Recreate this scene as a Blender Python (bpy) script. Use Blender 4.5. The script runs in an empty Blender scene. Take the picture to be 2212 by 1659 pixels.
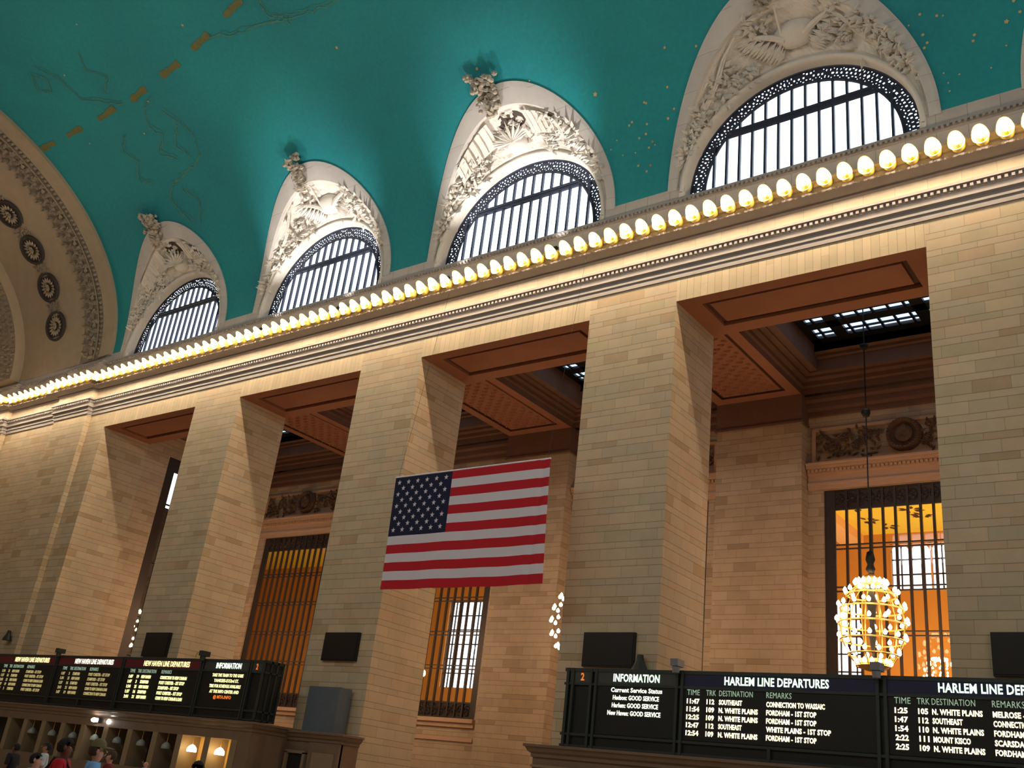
import bpy, bmesh, math, random
from mathutils import Vector, Matrix
from math import sin, cos, pi, sqrt, radians
S = bpy.context.scene
COL = S.collection
R = random.Random(7)

# ------------------------------------------------------------------ camera
cam_d = bpy.data.cameras.new('camera'); cam = bpy.data.objects.new('camera', cam_d); COL.objects.link(cam)
cam_d.sensor_fit = 'HORIZONTAL'; cam_d.sensor_width = 36.0; cam_d.lens = 34.343; cam_d.clip_start = 0.1; cam_d.clip_end = 500
rx, ux, fx = Vector((0.801592, 0.58705, 0.113238)), Vector((0.147688, -0.37796, 0.913966)), Vector((-0.579343, 0.715904, 0.38967))
cam.matrix_world = Matrix(((rx.x, ux.x, -fx.x, 59.34), (rx.y, ux.y, -fx.y, -31.41), (rx.z, ux.z, -fx.z, 1.6), (0, 0, 0, 1)))
S.camera = cam
S.view_settings.view_transform = 'Standard'; S.view_settings.look = 'None'
S.view_settings.gamma = 1; S.view_settings.use_curve_mapping = False
S.view_settings.exposure = 0.14

# ------------------------------------------------------------------ daylight
W = bpy.data.worlds.new('daylight'); S.world = W; W.use_nodes = True
W.node_tree.nodes['Background'].inputs[0].default_value = (0.80, 0.91, 1.0, 1)
W.node_tree.nodes['Background'].inputs[1].default_value = 3.2

def area(name, loc, direction, sx, sy, power, color):
    l = bpy.data.lights.new(name, 'AREA'); l.shape = 'RECTANGLE'; l.size = sx; l.size_y = sy; l.energy = power; l.color = color
    o = bpy.data.objects.new(name, l); COL.objects.link(o); o.location = loc
    o.rotation_euler = Vector(direction).to_track_quat('-Z', 'Z').to_euler()
    return o
# daylight entering by the lunette windows of the wall behind the camera and by the tall end window
for k in range(5):
    area('north_window_daylight', (14 * k + 5, -36.2, 29.0), (0, 1, -0.12), 9, 4.5, 1050, (1.0, 0.97, 0.95))
area('east_window_daylight', (73.5, -18, 17), (-1, 0.25, -0.05), 18, 18, 800, (0.95, 0.96, 1.0))

# ------------------------------------------------------------------ materials
M = {}
def new_mat(name):
    m = bpy.data.materials.new(name); m.use_nodes = True; M[name] = m
    return m, m.node_tree.nodes, m.node_tree.links, m.node_tree.nodes['Principled BSDF']
def lin(c):
    return tuple(((x / 255) / 12.92 if x / 255 <= .04045 else ((x / 255 + .055) / 1.055) ** 2.4) for x in c) + (1,)
def plain(name, rgb, rough=.7, metal=0, noise=.12, scale=3.0, bump=0):
    m, n, l, b = new_mat(name)
    b.inputs['Roughness'].default_value = rough; b.inputs['Metallic'].default_value = metal
    g = n.new('ShaderNodeNewGeometry'); t = n.new('ShaderNodeTexNoise'); t.inputs['Scale'].default_value = scale; t.inputs['Detail'].default_value = 4
    l.new(g.outputs['Position'], t.inputs['Vector'])
    mx = n.new('ShaderNodeMix'); mx.data_type = 'RGBA'
    c = lin(rgb); mx.inputs[6].default_value = tuple(x * (1 - noise) for x in c[:3]) + (1,); mx.inputs[7].default_value = tuple(min(1, x * (1 + noise)) for x in c[:3]) + (1,)
    l.new(t.outputs['Fac'], mx.inputs[0]); l.new(mx.outputs[2], b.inputs['Base Color'])
    if bump:
        bp = n.new('ShaderNodeBump'); bp.inputs['Strength'].default_value = bump; l.new(t.outputs['Fac'], bp.inputs['Height']); l.new(bp.outputs['Normal'], b.inputs['Normal'])
    return m
def emit(name, rgb, strength, sample=True):
    m, n, l, b = new_mat(name)
    b.inputs['Base Color'].default_value = lin(rgb); b.inputs['Emission Color'].default_value = lin(rgb); b.inputs['Emission Strength'].default_value = strength
    if not sample: m.cycles.emission_sampling = 'NONE'
    return m
def math_node(n, l, op, a, b=None, c=None):
    x = n.new('ShaderNodeMath'); x.operation = op
    for i, v in enumerate((a, b, c)):
        if v is None: continue
        if isinstance(v, (int, float)): x.inputs[i].default_value = v
        else: l.new(v, x.inputs[i])
    return x.outputs[0]
def stone(name, stops, period=.70, split=.64, width=1.15, mortar=.011, mcol=(78, 66, 48), rough=.75, vertical=False, mdark=.62, fine=.10):
    """ashlar: alternating thick and thin courses laid out in metres on the faces, every block its own tone"""
    m, n, l, b = new_mat(name); b.inputs['Roughness'].default_value = rough
    g = n.new('ShaderNodeNewGeometry')
    p = n.new('ShaderNodeSeparateXYZ'); l.new(g.outputs['Position'], p.inputs[0])
    nn = n.new('ShaderNodeSeparateXYZ'); l.new(g.outputs['True Normal'], nn.inputs[0])
    mt = lambda op, a, b=None, c=None: math_node(n, l, op, a, b, c)
    isx = mt('GREATER_THAN', mt('ABSOLUTE', nn.outputs[0]), .6); isz = mt('GREATER_THAN', mt('ABSOLUTE', nn.outputs[2]), .6)
    mixf = lambda f, a, b: mt('ADD', mt('MULTIPLY', a, mt('SUBTRACT', 1.0, f)), mt('MULTIPLY', b, f))
    u = mixf(isx, p.outputs[0], p.outputs[1]); v = mixf(isz, p.outputs[2], p.outputs[1])
    if vertical: u, v = v, u
    vp = mt('DIVIDE', mt('ADD', v, 40.0), period); fr = mt('FRACT', vp); up = mt('GREATER_THAN', fr, split)
    row = mt('ADD', mt('MULTIPLY', mt('FLOOR', vp), 2.0), up)
    off = mt('MULTIPLY', mt('FRACT', mt('MULTIPLY', row, .437)), width)
    uq = mt('DIVIDE', mt('ADD', mt('ADD', u, 200.0), off), width); colf = mt('FLOOR', uq); fu = mt('FRACT', uq)
    cb = n.new('ShaderNodeCombineXYZ'); l.new(row, cb.inputs[0]); l.new(colf, cb.inputs[1])
    wn = n.new('ShaderNodeTexWhiteNoise'); wn.noise_dimensions = '2D'; l.new(cb.outputs[0], wn.inputs['Vector'])
    cr = n.new('ShaderNodeValToRGB'); cr.color_ramp.interpolation = 'LINEAR'
    for i, (pos, c) in enumerate(stops):
        e = cr.color_ramp.elements[i] if i < 2 else cr.color_ramp.elements.new(pos)
        e.position = pos; e.color = lin(c)
    l.new(wn.outputs['Value'], cr.inputs[0])
    dv = mt('MULTIPLY', mt('MINIMUM', mt('MINIMUM', fr, mt('SUBTRACT', 1.0, fr)), mt('ABSOLUTE', mt('SUBTRACT', fr, split))), period)
    du = mt('MULTIPLY', mt('MINIMUM', fu, mt('SUBTRACT', 1.0, fu)), width)
    mm = mt('MAXIMUM', mt('MULTIPLY', mt('LESS_THAN', dv, mortar), mdark), mt('MULTIPLY', mt('LESS_THAN', du, mortar * .7), mdark * .7))
    t = n.new('ShaderNodeTexNoise'); t.inputs['Scale'].default_value = 1.2; t.inputs['Detail'].default_value = 8; t.inputs['Roughness'].default_value = .7; l.new(g.outputs['Position'], t.inputs['Vector'])
    hv = n.new('ShaderNodeMix'); hv.data_type = 'RGBA'; hv.blend_type = 'MULTIPLY'; hv.inputs[0].default_value = 1
    l.new(cr.outputs[0], hv.inputs[6])
    k = mt('ADD', mt('MULTIPLY', t.outputs['Fac'], fine * 4), 1 - fine * 2)
    cc = n.new('ShaderNodeCombineXYZ'); l.new(k, cc.inputs[0]); l.new(k, cc.inputs[1]); l.new(k, cc.inputs[2]); l.new(cc.outputs[0], hv.inputs[7])
    mx = n.new('ShaderNodeMix'); mx.data_type = 'RGBA'; mx.inputs[7].default_value = lin(mcol)
    l.new(mm, mx.inputs[0]); l.new(hv.outputs[2], mx.inputs[6]); l.new(mx.outputs[2], b.inputs['Base Color'])
    return m
PAL = [(0, (186, 167, 140)), (1, (200, 181, 151)), (.2, (196, 173, 142)), (.45, (182, 166, 140)), (.62, (200, 177, 146)), (.72, (180, 164, 132)), (.86, (194, 167, 138)), (.95, (172, 148, 114))]
stone('pier_stone', PAL)
stone('gallery_stone', [(0, (186, 162, 132)), (1, (196, 170, 138)), (.5, (190, 164, 136)), (.8, (178, 152, 124)), (.93, (166, 140, 110))], mortar=.011)
stone('lintel_stone', [(0, (190, 170, 138)), (1, (204, 182, 150)), (.5, (196, 176, 144))], period=.62, split=.5, width=3.0, mortar=.008, vertical=True, mdark=.5)
stone('frieze_stone', [(0, (232, 214, 184)), (1, (244, 228, 200)), (.5, (240, 218, 184))], period=2.3, split=.5, width=3.0, mortar=.006, vertical=True, mdark=.4)
stone('attic_stone', [(0, (176, 168, 162)), (1, (186, 177, 171)), (.5, (181, 172, 166))], period=2.2, split=.5, width=4.0, mortar=.012, vertical=True, mdark=.45)
plain('moulding_stone', (152, 143, 138), .7, noise=.1, scale=2)
plain('plaster_relief', (212, 204, 194), .8, noise=.10, scale=6, bump=.15)
plain('arch_stone', (160, 144, 122), .8, noise=.15, scale=1.5)
plain('arch_ornament', (140, 126, 110), .85, noise=.3, scale=9, bump=.5)
plain('rosette_dark', (58, 52, 50), .8, noise=.2, scale=9)
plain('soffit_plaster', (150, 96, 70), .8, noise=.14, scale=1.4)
plain('soffit_dark', (84, 50, 38), .85, noise=.15, scale=2)  # deeper tone; in the soffit grooves it stands for their shade
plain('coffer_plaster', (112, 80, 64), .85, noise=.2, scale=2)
plain('window_bronze', (66, 54, 48), .5, .4, noise=.2, scale=8)
plain('lunette_iron', (52, 56, 74), .5, .3, noise=.15, scale=8)
plain('gilt', (226, 176, 92), .4, .3, noise=.1, scale=12)
plain('cup_cream', (240, 204, 96), .6, .0, noise=.06, scale=12)
plain('dark_metal', (28, 30, 31), .45, .3, noise=.15, scale=5)
plain('board_frame', (54, 60, 58), .5, .3, noise=.1, scale=5)
plain('board_black', (9, 10, 13), .5, 0, noise=.2, scale=5)
plain('screen_black', (10, 10, 14), .35, 0, noise=.1, scale=5)
plain('header_blue', (22, 26, 64), .5, 0, noise=.1)
plain('header_maroon', (104, 20, 36), .5, 0, noise=.1)
plain('header_grey', (62, 64, 62), .5, 0, noise=.1)
plain('counter_stone', (118, 96, 78), .45, 0, noise=.22, scale=1.6)
plain('counter_light', (140, 118, 92), .5, 0, noise=.15, scale=1.6)
plain('booth_dark', (24, 22, 22), .6, 0)
plain('asphalt', (96, 94, 92), .9)
plain('floor_marble', (176, 160, 140), .3, 0, noise=.1)
plain('flag_red', (196, 14, 34), .8, 0, noise=.04)
plain('flag_white', (226, 216, 226), .8, 0, noise=.03)
plain('flag_blue', (14, 18, 58), .8, 0, noise=.05)
plain('gold_paint', (190, 172, 112), .6, 0, noise=.1)
plain('gold_faint', (66, 130, 116), .6, 0, noise=.35, scale=7)
plain('gold_band', (104, 106, 62), .6, 0, noise=.4, scale=7)
plain('glass_globe', (150, 156, 150), .2, 0)
plain('grey_panel', (98, 108, 120), .4, .2)
plain('camera_grey', (120, 120, 124), .5, 0)
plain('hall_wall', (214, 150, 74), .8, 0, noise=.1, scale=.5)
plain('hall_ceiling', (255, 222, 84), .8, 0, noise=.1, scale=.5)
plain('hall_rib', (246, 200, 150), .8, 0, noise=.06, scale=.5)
emit('cornice_bulb', (255, 231, 198), 420)
emit('chandelier_bulb', (255, 218, 174), 22)
emit('sign_white', (232, 240, 214), 1.5, False)
emit('sign_header', (226, 255, 226), 1.5, False)
emit('sign_label', (150, 176, 150), .7, False)
emit('sign_amber', (255, 240, 196), 1.7, False)
emit('sign_yellow', (250, 244, 170), 1.3, False)
emit('sign_orange', (232, 120, 40), .8, False)
emit('sign_dim', (176, 158, 104), .8, False)
emit('lamp_glow', (255, 226, 160), 14)
emit('white_light', (255, 250, 240), 30)
# teal painted vault
m, n, l, b = new_mat('teal_vault'); b.inputs['Roughness'].default_value = .75
g = n.new('ShaderNodeNewGeometry'); t = n.new('ShaderNodeTexNoise'); t.inputs['Scale'].default_value = .12; t.inputs['Detail'].default_value = 7; l.new(g.outputs['Position'], t.inputs['Vector'])
cr = n.new('ShaderNodeValToRGB'); cr.color_ramp.elements[0].position = .3; cr.color_ramp.elements[0].color = lin((20, 122, 134)); cr.color_ramp.elements[1].position = .72; cr.color_ramp.elements[1].color = lin((22, 145, 150))
l.new(t.outputs['Fac'], cr.inputs[0])
t2 = n.new('ShaderNodeTexNoise'); t2.inputs['Scale'].default_value = 5; t2.inputs['Detail'].default_value = 6; l.new(g.outputs['Position'], t2.inputs['Vector'])
mr = n.new('ShaderNodeMapRange'); mr.inputs[3].default_value = .78; mr.inputs[4].default_value = 1.2; l.new(t2.outputs['Fac'], mr.inputs[0])
mu = n.new('ShaderNodeVectorMath'); mu.operation = 'SCALE'; l.new(cr.outputs[0], mu.inputs[0]); l.new(mr.outputs[0], mu.inputs['Scale']); l.new(mu.outputs[0], b.inputs['Base Color'])
# glass panes
def glass(name, tint, refl):
    m, n, l, b = new_mat(name); n.remove(b)
    tr = n.new('ShaderNodeBsdfTransparent'); tr.inputs[0].default_value = tint
    gl = n.new('ShaderNodeBsdfGlossy'); gl.inputs['Roughness'].default_value = .03
    mx = n.new('ShaderNodeMixShader'); mx.inputs[0].default_value = refl
    l.new(tr.outputs[0], mx.inputs[1]); l.new(gl.outputs[0], mx.inputs[2]); l.new(mx.outputs[0], n['Material Output'].inputs[0])
glass('pane_glass', (.95, .97, 1, 1), .06)
glass('window_glass', (.93, .9, .86, 1), .03)
glass('sky_glass', (.26, .31, .38, 1), .05)
glass('dark_glass', (.03, .03, .035, 1), .35)

# ------------------------------------------------------------------ mesh helpers
class MB:
    def __init__(s): s.v = []; s.f = []; s.mi = []
    def quad(s, a, b, c, d, mi=0):
        i = len(s.v); s.v += [tuple(a), tuple(b), tuple(c), tuple(d)]; s.f.append((i, i + 1, i + 2, i + 3)); s.mi.append(mi)
    def box(s, x0, x1, y0, y1, z0, z1, mi=0):
        i = len(s.v); s.v += [(x, y, z) for z in (z0, z1) for y in (y0, y1) for x in (x0, x1)]
        for q in ((0, 2, 3, 1), (4, 5, 7, 6), (0, 1, 5, 4), (2, 6, 7, 3), (0, 4, 6, 2), (1, 3, 7, 5)):
            s.f.append(tuple(i + k for k in q)); s.mi.append(mi)
        return s
    def grid(s, P, mi=0, closed_u=False):
        i = len(s.v); nu = len(P); nv = len(P[0])
        for row in P: s.v += [tuple(p) for p in row]
        for a in range(nu if closed_u else nu - 1):
            for b in range(nv - 1):
                a2 = (a + 1) % nu
                s.f.append((i + a * nv + b, i + a2 * nv + b, i + a2 * nv + b + 1, i + a * nv + b + 1)); s.mi.append(mi)
        return s
    def tube(s, pts, r, n=6, mi=0, cap=True):
        pts = [Vector(p) for p in pts]; rr = r if isinstance(r, (list, tuple)) else [r] * len(pts); rows = []
        for k, p in enumerate(pts):
            d = (pts[min(k + 1, len(pts) - 1)] - pts[max(k - 1, 0)]).normalized()
            a = d.cross(Vector((0, 0, 1)) if abs(d.z) < .9 else Vector((1, 0, 0))).normalized(); c = d.cross(a)
            rows.append([p + rr[k] * (cos(2 * pi * j / n) * a + sin(2 * pi * j / n) * c) for j in range(n + 1)])
        s.grid(rows, mi)
        if cap:
            for row in (rows[0], rows[-1]):
                i = len(s.v); s.v += [tuple(p) for p in row[:-1]]; s.f.append(tuple(range(i, i + n))); s.mi.append(mi)
        return s
    def lathe(s, prof, loc=(0, 0, 0), n=16, axis=None, mi=0):
        q = Vector(axis).to_track_quat('Z', 'Y') if axis is not None else None
        rows = []
        for j in range(n):
            a = 2 * pi * j / n; row = []
            for r, z in prof:
                p = Vector((r * cos(a), r * sin(a), z))
                if q: p = q @ p
                row.append(p + Vector(loc))
            rows.append(row)
        return s.grid(rows, mi, closed_u=True)
    def ball(s, c, rx, ry=None, rz=None, n=8, m=6, mi=0):
        ry = ry or rx; rz = rz or rx
        prof = [(sin(pi * k / m), -cos(pi * k / m)) for k in range(m + 1)]
        rows = [[(c[0] + rx * r * cos(2 * pi * j / n), c[1] + ry * r * sin(2 * pi * j / n), c[2] + rz * z) for r, z in prof] for j in range(n)]
        return s.grid(rows, mi, closed_u=True)
    def leaf(s, p, d, nrm, L, w, h, mi=0):
        """pointed carved leaf: ridge raised by h"""
        p = Vector(p); d = Vector(d).normalized(); nrm = Vector(nrm).normalized(); t = d.cross(nrm).normalized()
        c = p + d * L * .45
        V = [p, c + t * w + nrm * h * .15, p + d * L + nrm * h * .6, c - t * w + nrm * h * .15, c + nrm * h, p + nrm * h * .3]
        i = len(s.v); s.v += [tuple(x) for x in V]
        for f in ((0, 1, 4, 5), (1, 2, 4), (2, 3, 4), (3, 0, 5, 4)): s.f.append(tuple(i + k for k in f)); s.mi.append(mi)
        return s
    def build(s, name, mat, parent=None, smooth=False, weld=False):
        me = bpy.data.meshes.new(name); me.from_pydata(s.v, [], s.f)
        mats = mat if isinstance(mat, (list, tuple)) else [mat]
        for x in mats: me.materials.append(M[x])
        if len(mats) > 1: me.polygons.foreach_set('material_index', s.mi)
        if weld:
            b = bmesh.new(); b.from_mesh(me); bmesh.ops.remove_doubles(b, verts=b.verts, dist=1e-4); bmesh.ops.recalc_face_normals(b, faces=b.faces); b.to_mesh(me); b.free()
        if smooth: me.polygons.foreach_set('use_smooth', [True] * len(me.polygons))
        me.update()
        o = bpy.data.objects.new(name, me); COL.objects.link(o)
        if parent is not None: o.parent = parent; o.matrix_parent_inverse = parent_inv(parent)
        return o
def parent_inv(p):
    m = Matrix.Identity(4); q = p
    chain = []
    while q is not None: chain.append(q); q = q.parent
    for q in reversed(chain): m = m @ q.matrix_parent_inverse @ q.matrix_basis
    return m.inverted()
def tag(o, label=None, cat=None, group=None, kind=None):
    if label: o['label'] = label
    if cat: o['category'] = cat
    if group: o['group'] = group
    if kind: o['kind'] = kind
    return o
def empty(name, loc, label, cat, group=None):
    o = bpy.data.objects.new(name, None); COL.objects.link(o); o.location = loc; o.empty_display_size = .2
    return tag(o, label, cat, group)
def struct(o): o['kind'] = 'structure'; return o
def kids(o): return [c for c in COL.objects if c.parent == o]
def copy_tree(o, parent=None, ch=None):
    c = o.copy(); COL.objects.link(c)
    if parent is not None: c.parent = parent
    for k in (ch or CH(o)): copy_tree(k, c, None)
    return c
def CH(o): return list(o.children)
def text_mesh(s, x, y, z, size, mat, parent, align='LEFT', xscale=1.0, bold=0.0, name='lettering', width=None):
    cu = bpy.data.curves.new(name, 'FONT'); cu.body = s; cu.size = size; cu.align_x = align; cu.extrude = .004; cu.offset = bold; cu.resolution_u = 2; cu.space_character = 1.05
    to = bpy.data.objects.new(name, cu); COL.objects.link(to)
    dg = bpy.context.evaluated_depsgraph_get(); me = bpy.data.meshes.new_from_object(to.evaluated_get(dg)); bpy.data.objects.remove(to)
    w = max(v.co.x for v in me.vertices) - min(v.co.x for v in me.vertices); x0 = min(v.co.x for v in me.vertices)
    k = (width / w) if width else xscale
    for v in me.vertices: v.co = Vector((x + (v.co.x - (x0 if width else 0)) * k, y - v.co.z, z + v.co.y))
    me.materials.clear(); me.materials.append(M[mat])
    o = bpy.data.objects.new(name, me); COL.objects.link(o); o.parent = parent; o.matrix_parent_inverse = parent_inv(parent)
    return o

# ------------------------------------------------------------------ geometry constants (metres)
SP, OW = 14.0, 9.8            # bay spacing, opening width
H = 21.1                      # soffit of the front openings
WB, WW = 13.2, 14.05          # gallery pilaster plane, gallery window plane
BZ = 22.25                    # underside of the gallery cross beams
ZV, AV, HV = 26.6, 18.3, 13.2 # vault springing, half span, rise
def vy(z): return -AV + AV * sqrt(max(0, 1 - ((z - ZV) / HV) ** 2))
def vz(y): return ZV + HV * sqrt(max(0, 1 - ((y + AV) / AV) ** 2))
def vpt(x, y, off=0):
    """a point on the vault, off metres into the room"""
    z = vz(y); nn = Vector((0, -(y + AV) / AV ** 2, -(z - ZV) / HV ** 2)).normalized()
    return Vector((x, y, z)) + nn * off

# ------------------------------------------------------------------ shell
struct(MB().box(-45, 76, -38, 36, -.3, 0).build('floor', 'floor_marble'))
struct(MB().box(-300, 300, -300, 300, -.8, -.5).build('ground', 'asphalt'))
struct(MB().box(-20, 76, -37.2, -36.7, 0, 27).build('wall_north', 'pier_stone'))
struct(MB().box(75.2, 75.8, -37, 1, 0, 41).build('wall_east', 'pier_stone'))
XC = [14 * k + 4.97 for k in range(-1, 5)]
LA, LB = 5.65, 7.2            # lunette outer half width, height
def lune(x):
    for c in XC[1:]:
        if abs(x - c) < LA: return ZV + LB * sqrt(1 - ((x - c) / LA) ** 2)
    return ZV + .15
xs = [-1.7]
for c in XC[1:]:
    xs += [c - LA - .001]; xs += [c - LA * cos(pi * j / 60) for j in range(1, 60)]; xs += [c + LA + .001]
xs += [75.4]
rows = []
for x in xs:
    zs = lune(x); a0 = math.asin(min(1, (zs - ZV) / HV)); row = []
    for j in range(49):
        a = a0 + (pi - a0) * j / 48
        row.append((x, -AV + AV * cos(a), ZV + HV * sin(a)))
    rows.append(row)
vault = struct(MB().grid(rows).build('ceiling', 'teal_vault', smooth=True))
# painted gold decoration of the vault
STARS = [(55.13, -0.44, 3), (53.96, -0.35, 2), (54.03, -0.41, 2), (52.41, -0.5, 2), (52.28, -0.45, 2), (52.3, -0.62, 2), (51.86, -0.82, 1), (52.31, -0.93, 2), (52.88, -0.82, 2), (53.09, -0.79, 1), (52.95, -0.08, 1), (52.97, -0.04, 1), (55.01, -0.21, 1), (55.46, -0.66, 2), (40.59, -0.4, 2), (40.43, -0.15, 2), (41.82, -0.79, 2), (41.47, -0.67, 2), (41.65, -1.23, 1), (41.93, -2.14, 2), (43.35, -1.89, 2), (40.71, -0.35, 1), (54.43, -0.09, 1), (53.36, -0.11, 1), (55.6, -0.5, 2), (52.83, -0.15, 1), (32.23, -3.68, 3), (38.1, -1.66, 4), (34.86, -2.67, 1), (41.67, -1.24, 2), (40.44, -1.1, 2), (40.53, -1.07, 2), (41.48, -0.66, 2), (39.69, -0.81, 2), (39.53, -0.77, 2), (40.42, -0.69, 2), (40.31, -0.54, 2), (39.96, -0.51, 2), (40.6, -0.4, 2), (40.4, -0.34, 2), (39.7, -0.33, 1), (39.81, -0.18, 2), (40.44, -0.15, 2), (40.23, -0.11, 2), (38.81, -0.59, 1), (38.46, -0.48, 1), (39.05, -0.35, 1), (16.43, -10.96, 3), (24.76, -6.69, 3), (5.71, -11.89, 2), (2.92, -7.99, 2), (10.02, -8.5, 2), (10.03, -13.79, 2), (7.94, -7.14, 2)]
mb = MB()
for x, y, r in STARS:
    p = vpt(x, min(y, -.03), .03); e1 = Vector((1, 0, 0)); e2 = (vpt(x, y - .05) - vpt(x, min(y, -.03) + .0)).normalized(); rr = .02 + .026 * r
    i = len(mb.v); k = 10
    for j in range(k):
        q = rr * (1 if j % 2 == 0 else .62); mb.v.append(tuple(p + q * (cos(2 * pi * j / k) * e1 + sin(2 * pi * j / k) * e2)))
    mb.f.append(tuple(range(i, i + k))); mb.mi.append(0)
struct(mb.build('gilt_stars', 'gold_paint', vault))
def ribbon(mb, pts, w, jag=0):
    P = []
    for k, (x, y) in enumerate(pts):
        a = Vector(pts[max(0, k - 1)]); b_ = Vector(pts[min(len(pts) - 1, k + 1)]); d = (b_ - a).normalized(); nrm = Vector((-d.y, d.x))
        ww = w * (1 + jag * R.uniform(-1, 1))
        P.append([vpt(x + nrm.x * ww, y + nrm.y * ww, .025), vpt(x - nrm.x * ww, y - nrm.y * ww, .025)])
    mb.grid(P)
def subdiv(pts, n, jit):
    out = []
    for a, b_ in zip(pts, pts[1:]):
        for k in range(n):
            t = k / n; out.append((a[0] + (b_[0] - a[0]) * t + R.uniform(-jit, jit), a[1] + (b_[1] - a[1]) * t + R.uniform(-jit, jit)))
    out.append(pts[-1]); return out
mb = MB()
for a, b_ in [[(21.08, -10.58), (19.34, -10.3)], [(17.59, -9.98), (15.8, -9.69)], [(14.21, -9.47), (12.35, -9.29)], [(10.6, -9.11), (8.84, -8.95)], [(7.19, -9.04), (5.18, -8.89)], [(3.35, -8.93), (1.54, -8.92)], [(0.03, -8.95), (-1.6, -8.98)]]:
    ribbon(mb, subdiv([a, b_], 8, .04), .16, .35)
struct(mb.build('zodiac_band', 'gold_band', vault))
mb = MB()
FIG = [[(10.49, -7.7), (11.18, -6.82), (11.63, -6.04), (11.21, -4.93), (9.64, -4.52), (7.86, -4.32), (6.89, -3.76), (7.33, -2.97), (8.18, -2.35)],
       [(16.7, -9.87), (19.13, -9.39), (21.82, -8.97), (24.42, -8.61), (26.48, -8.42)], [(22.14, -10.15), (21.82, -9.7), (22.05, -9.19), (22.77, -9.02), (22.84, -8.49)],
       [(7.99, -8.99), (5.15, -10.25), (4.98, -11.98), (4.26, -13.15)], [(4.19, -12.3), (3.46, -11.44), (2.6, -11.9), (3.3, -12.8), (4.19, -12.3)], [(10.4, -8.6), (9.2, -8.2), (8.6, -7.3), (9.4, -6.6), (8.1, -5.9), (9.3, -5.2)], [(6.2, -7.4), (5.1, -6.8), (5.9, -5.9), (4.9, -5.2), (6.1, -4.6)],
       [(10.9, -6.8), (9.7, -5.9), (10.5, -5.1)], [(8.4, -3.9), (9.4, -3.2), (8.9, -2.3)], [(7.2, -9.9), (8.6, -10.6), (7.4, -11.5), (8.2, -12.5)], [(23.2, -9.9), (24.0, -10.8), (25.1, -10.9)]]
for f in FIG:
    ribbon(mb, subdiv(f, 8, .10), .035, .5)
    ribbon(mb, [(x + .16, y - .12) for x, y in subdiv(f, 7, .12)], .022, .5)
struct(mb.build('painted_figures', 'gold_faint', vault))

# ------------------------------------------------------------------ west end arch of the vault
mb = MB()
def arch_strip(mb, x0, x1, nx, off0, off1, disp=0, freq=1, nt=150, amax=pi, mi=0):
    rows = []
    for a in range(nt + 1):
        th = amax * a / nt; row = []
        for k in range(nx + 1):
            t = k / nx; o = off0 + (off1 - off0) * t
            if disp: o += disp * (sin(freq * a) * sin(pi * t * 3) * .5 + R.uniform(-.5, .5)) * (1 if 0 < k < nx else 0)
            y = -AV + (AV - o) * cos(th); z = ZV + (HV - o) * sin(th); row.append((x0 + (x1 - x0) * t, y, z))
        rows.append(row)
    mb.grid(rows, mi)
ARCH = empty('transverse_arch', (-8, 0, ZV), 'broad stone arch with rows of rosettes closing the left end of the teal ceiling', 'arch')
m1 = MB(); arch_strip(m1, -1.7, -1.7, 1, 0, .25); arch_strip(m1, -1.7, -3.1, 2, .25, .25); arch_strip(m1, -3.1, -3.2, 1, .25, .12)
arch_strip(m1, -5.75, -14.2, 10, .10, .10); arch_strip(m1, -14.2, -14.3, 1, .10, .8); m1.build('arch_band', 'arch_stone', ARCH, smooth=False)
m1 = MB(); arch_strip(m1, -3.2, -5.8, 12, .08, .08, .05, 2.1, 200)
def arc_steps(step, a0=.03, amax=2.0):
    th = a0; out = []
    while th < amax: out.append(th); th += step / sqrt((AV * sin(th)) ** 2 + (HV * cos(th)) ** 2)
    return out
def arch_leaf(mb, th, x, off, dx, dt, L, w, h):
    p = Vector((x, -AV + (AV - off) * cos(th), ZV + (HV - off) * sin(th))); nn = Vector((0, -cos(th) / AV, -sin(th) / HV)).normalized(); e2 = Vector((0, -sin(th) * AV, cos(th) * HV)).normalized()
    mb.leaf(p, Vector((1, 0, 0)) * dx + e2 * dt, nn, L, w, h)
for i, th in enumerate(arc_steps(.34)):
    arch_leaf(m1, th, -3.3, .10, -.9, .35, .42, .12, .2)
    arch_leaf(m1, th, -4.0, .10, -1, .9 if i % 2 else -.4, .6, .17, .26); arch_leaf(m1, th, -4.5, .10, -.5 if i % 3 else .7, 1, .6, .15, .28); arch_leaf(m1, th, -4.8, .10, -1, -.7 if i % 2 else .6, .55, .15, .24)
    if i % 2: arch_leaf(m1, th, -5.2, .10, -1, .2, .75, .17, .24)
m1.build('leaf_moulding', 'arch_ornament', ARCH)
m1 = MB(); arch_strip(m1, -3.74, -3.86, 3, .22, .22, 0, 1, 150); m1.build('bead_moulding', 'arch_stone', ARCH)
m1 = MB(); arch_strip(m1, -14.3, -16.6, 14, .8, .9, .12, 2.1, 300); arch_strip(m1, -16.6, -17.4, 2, .9, 1.6); m1.build('inner_moulding', 'arch_ornament', ARCH)
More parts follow.
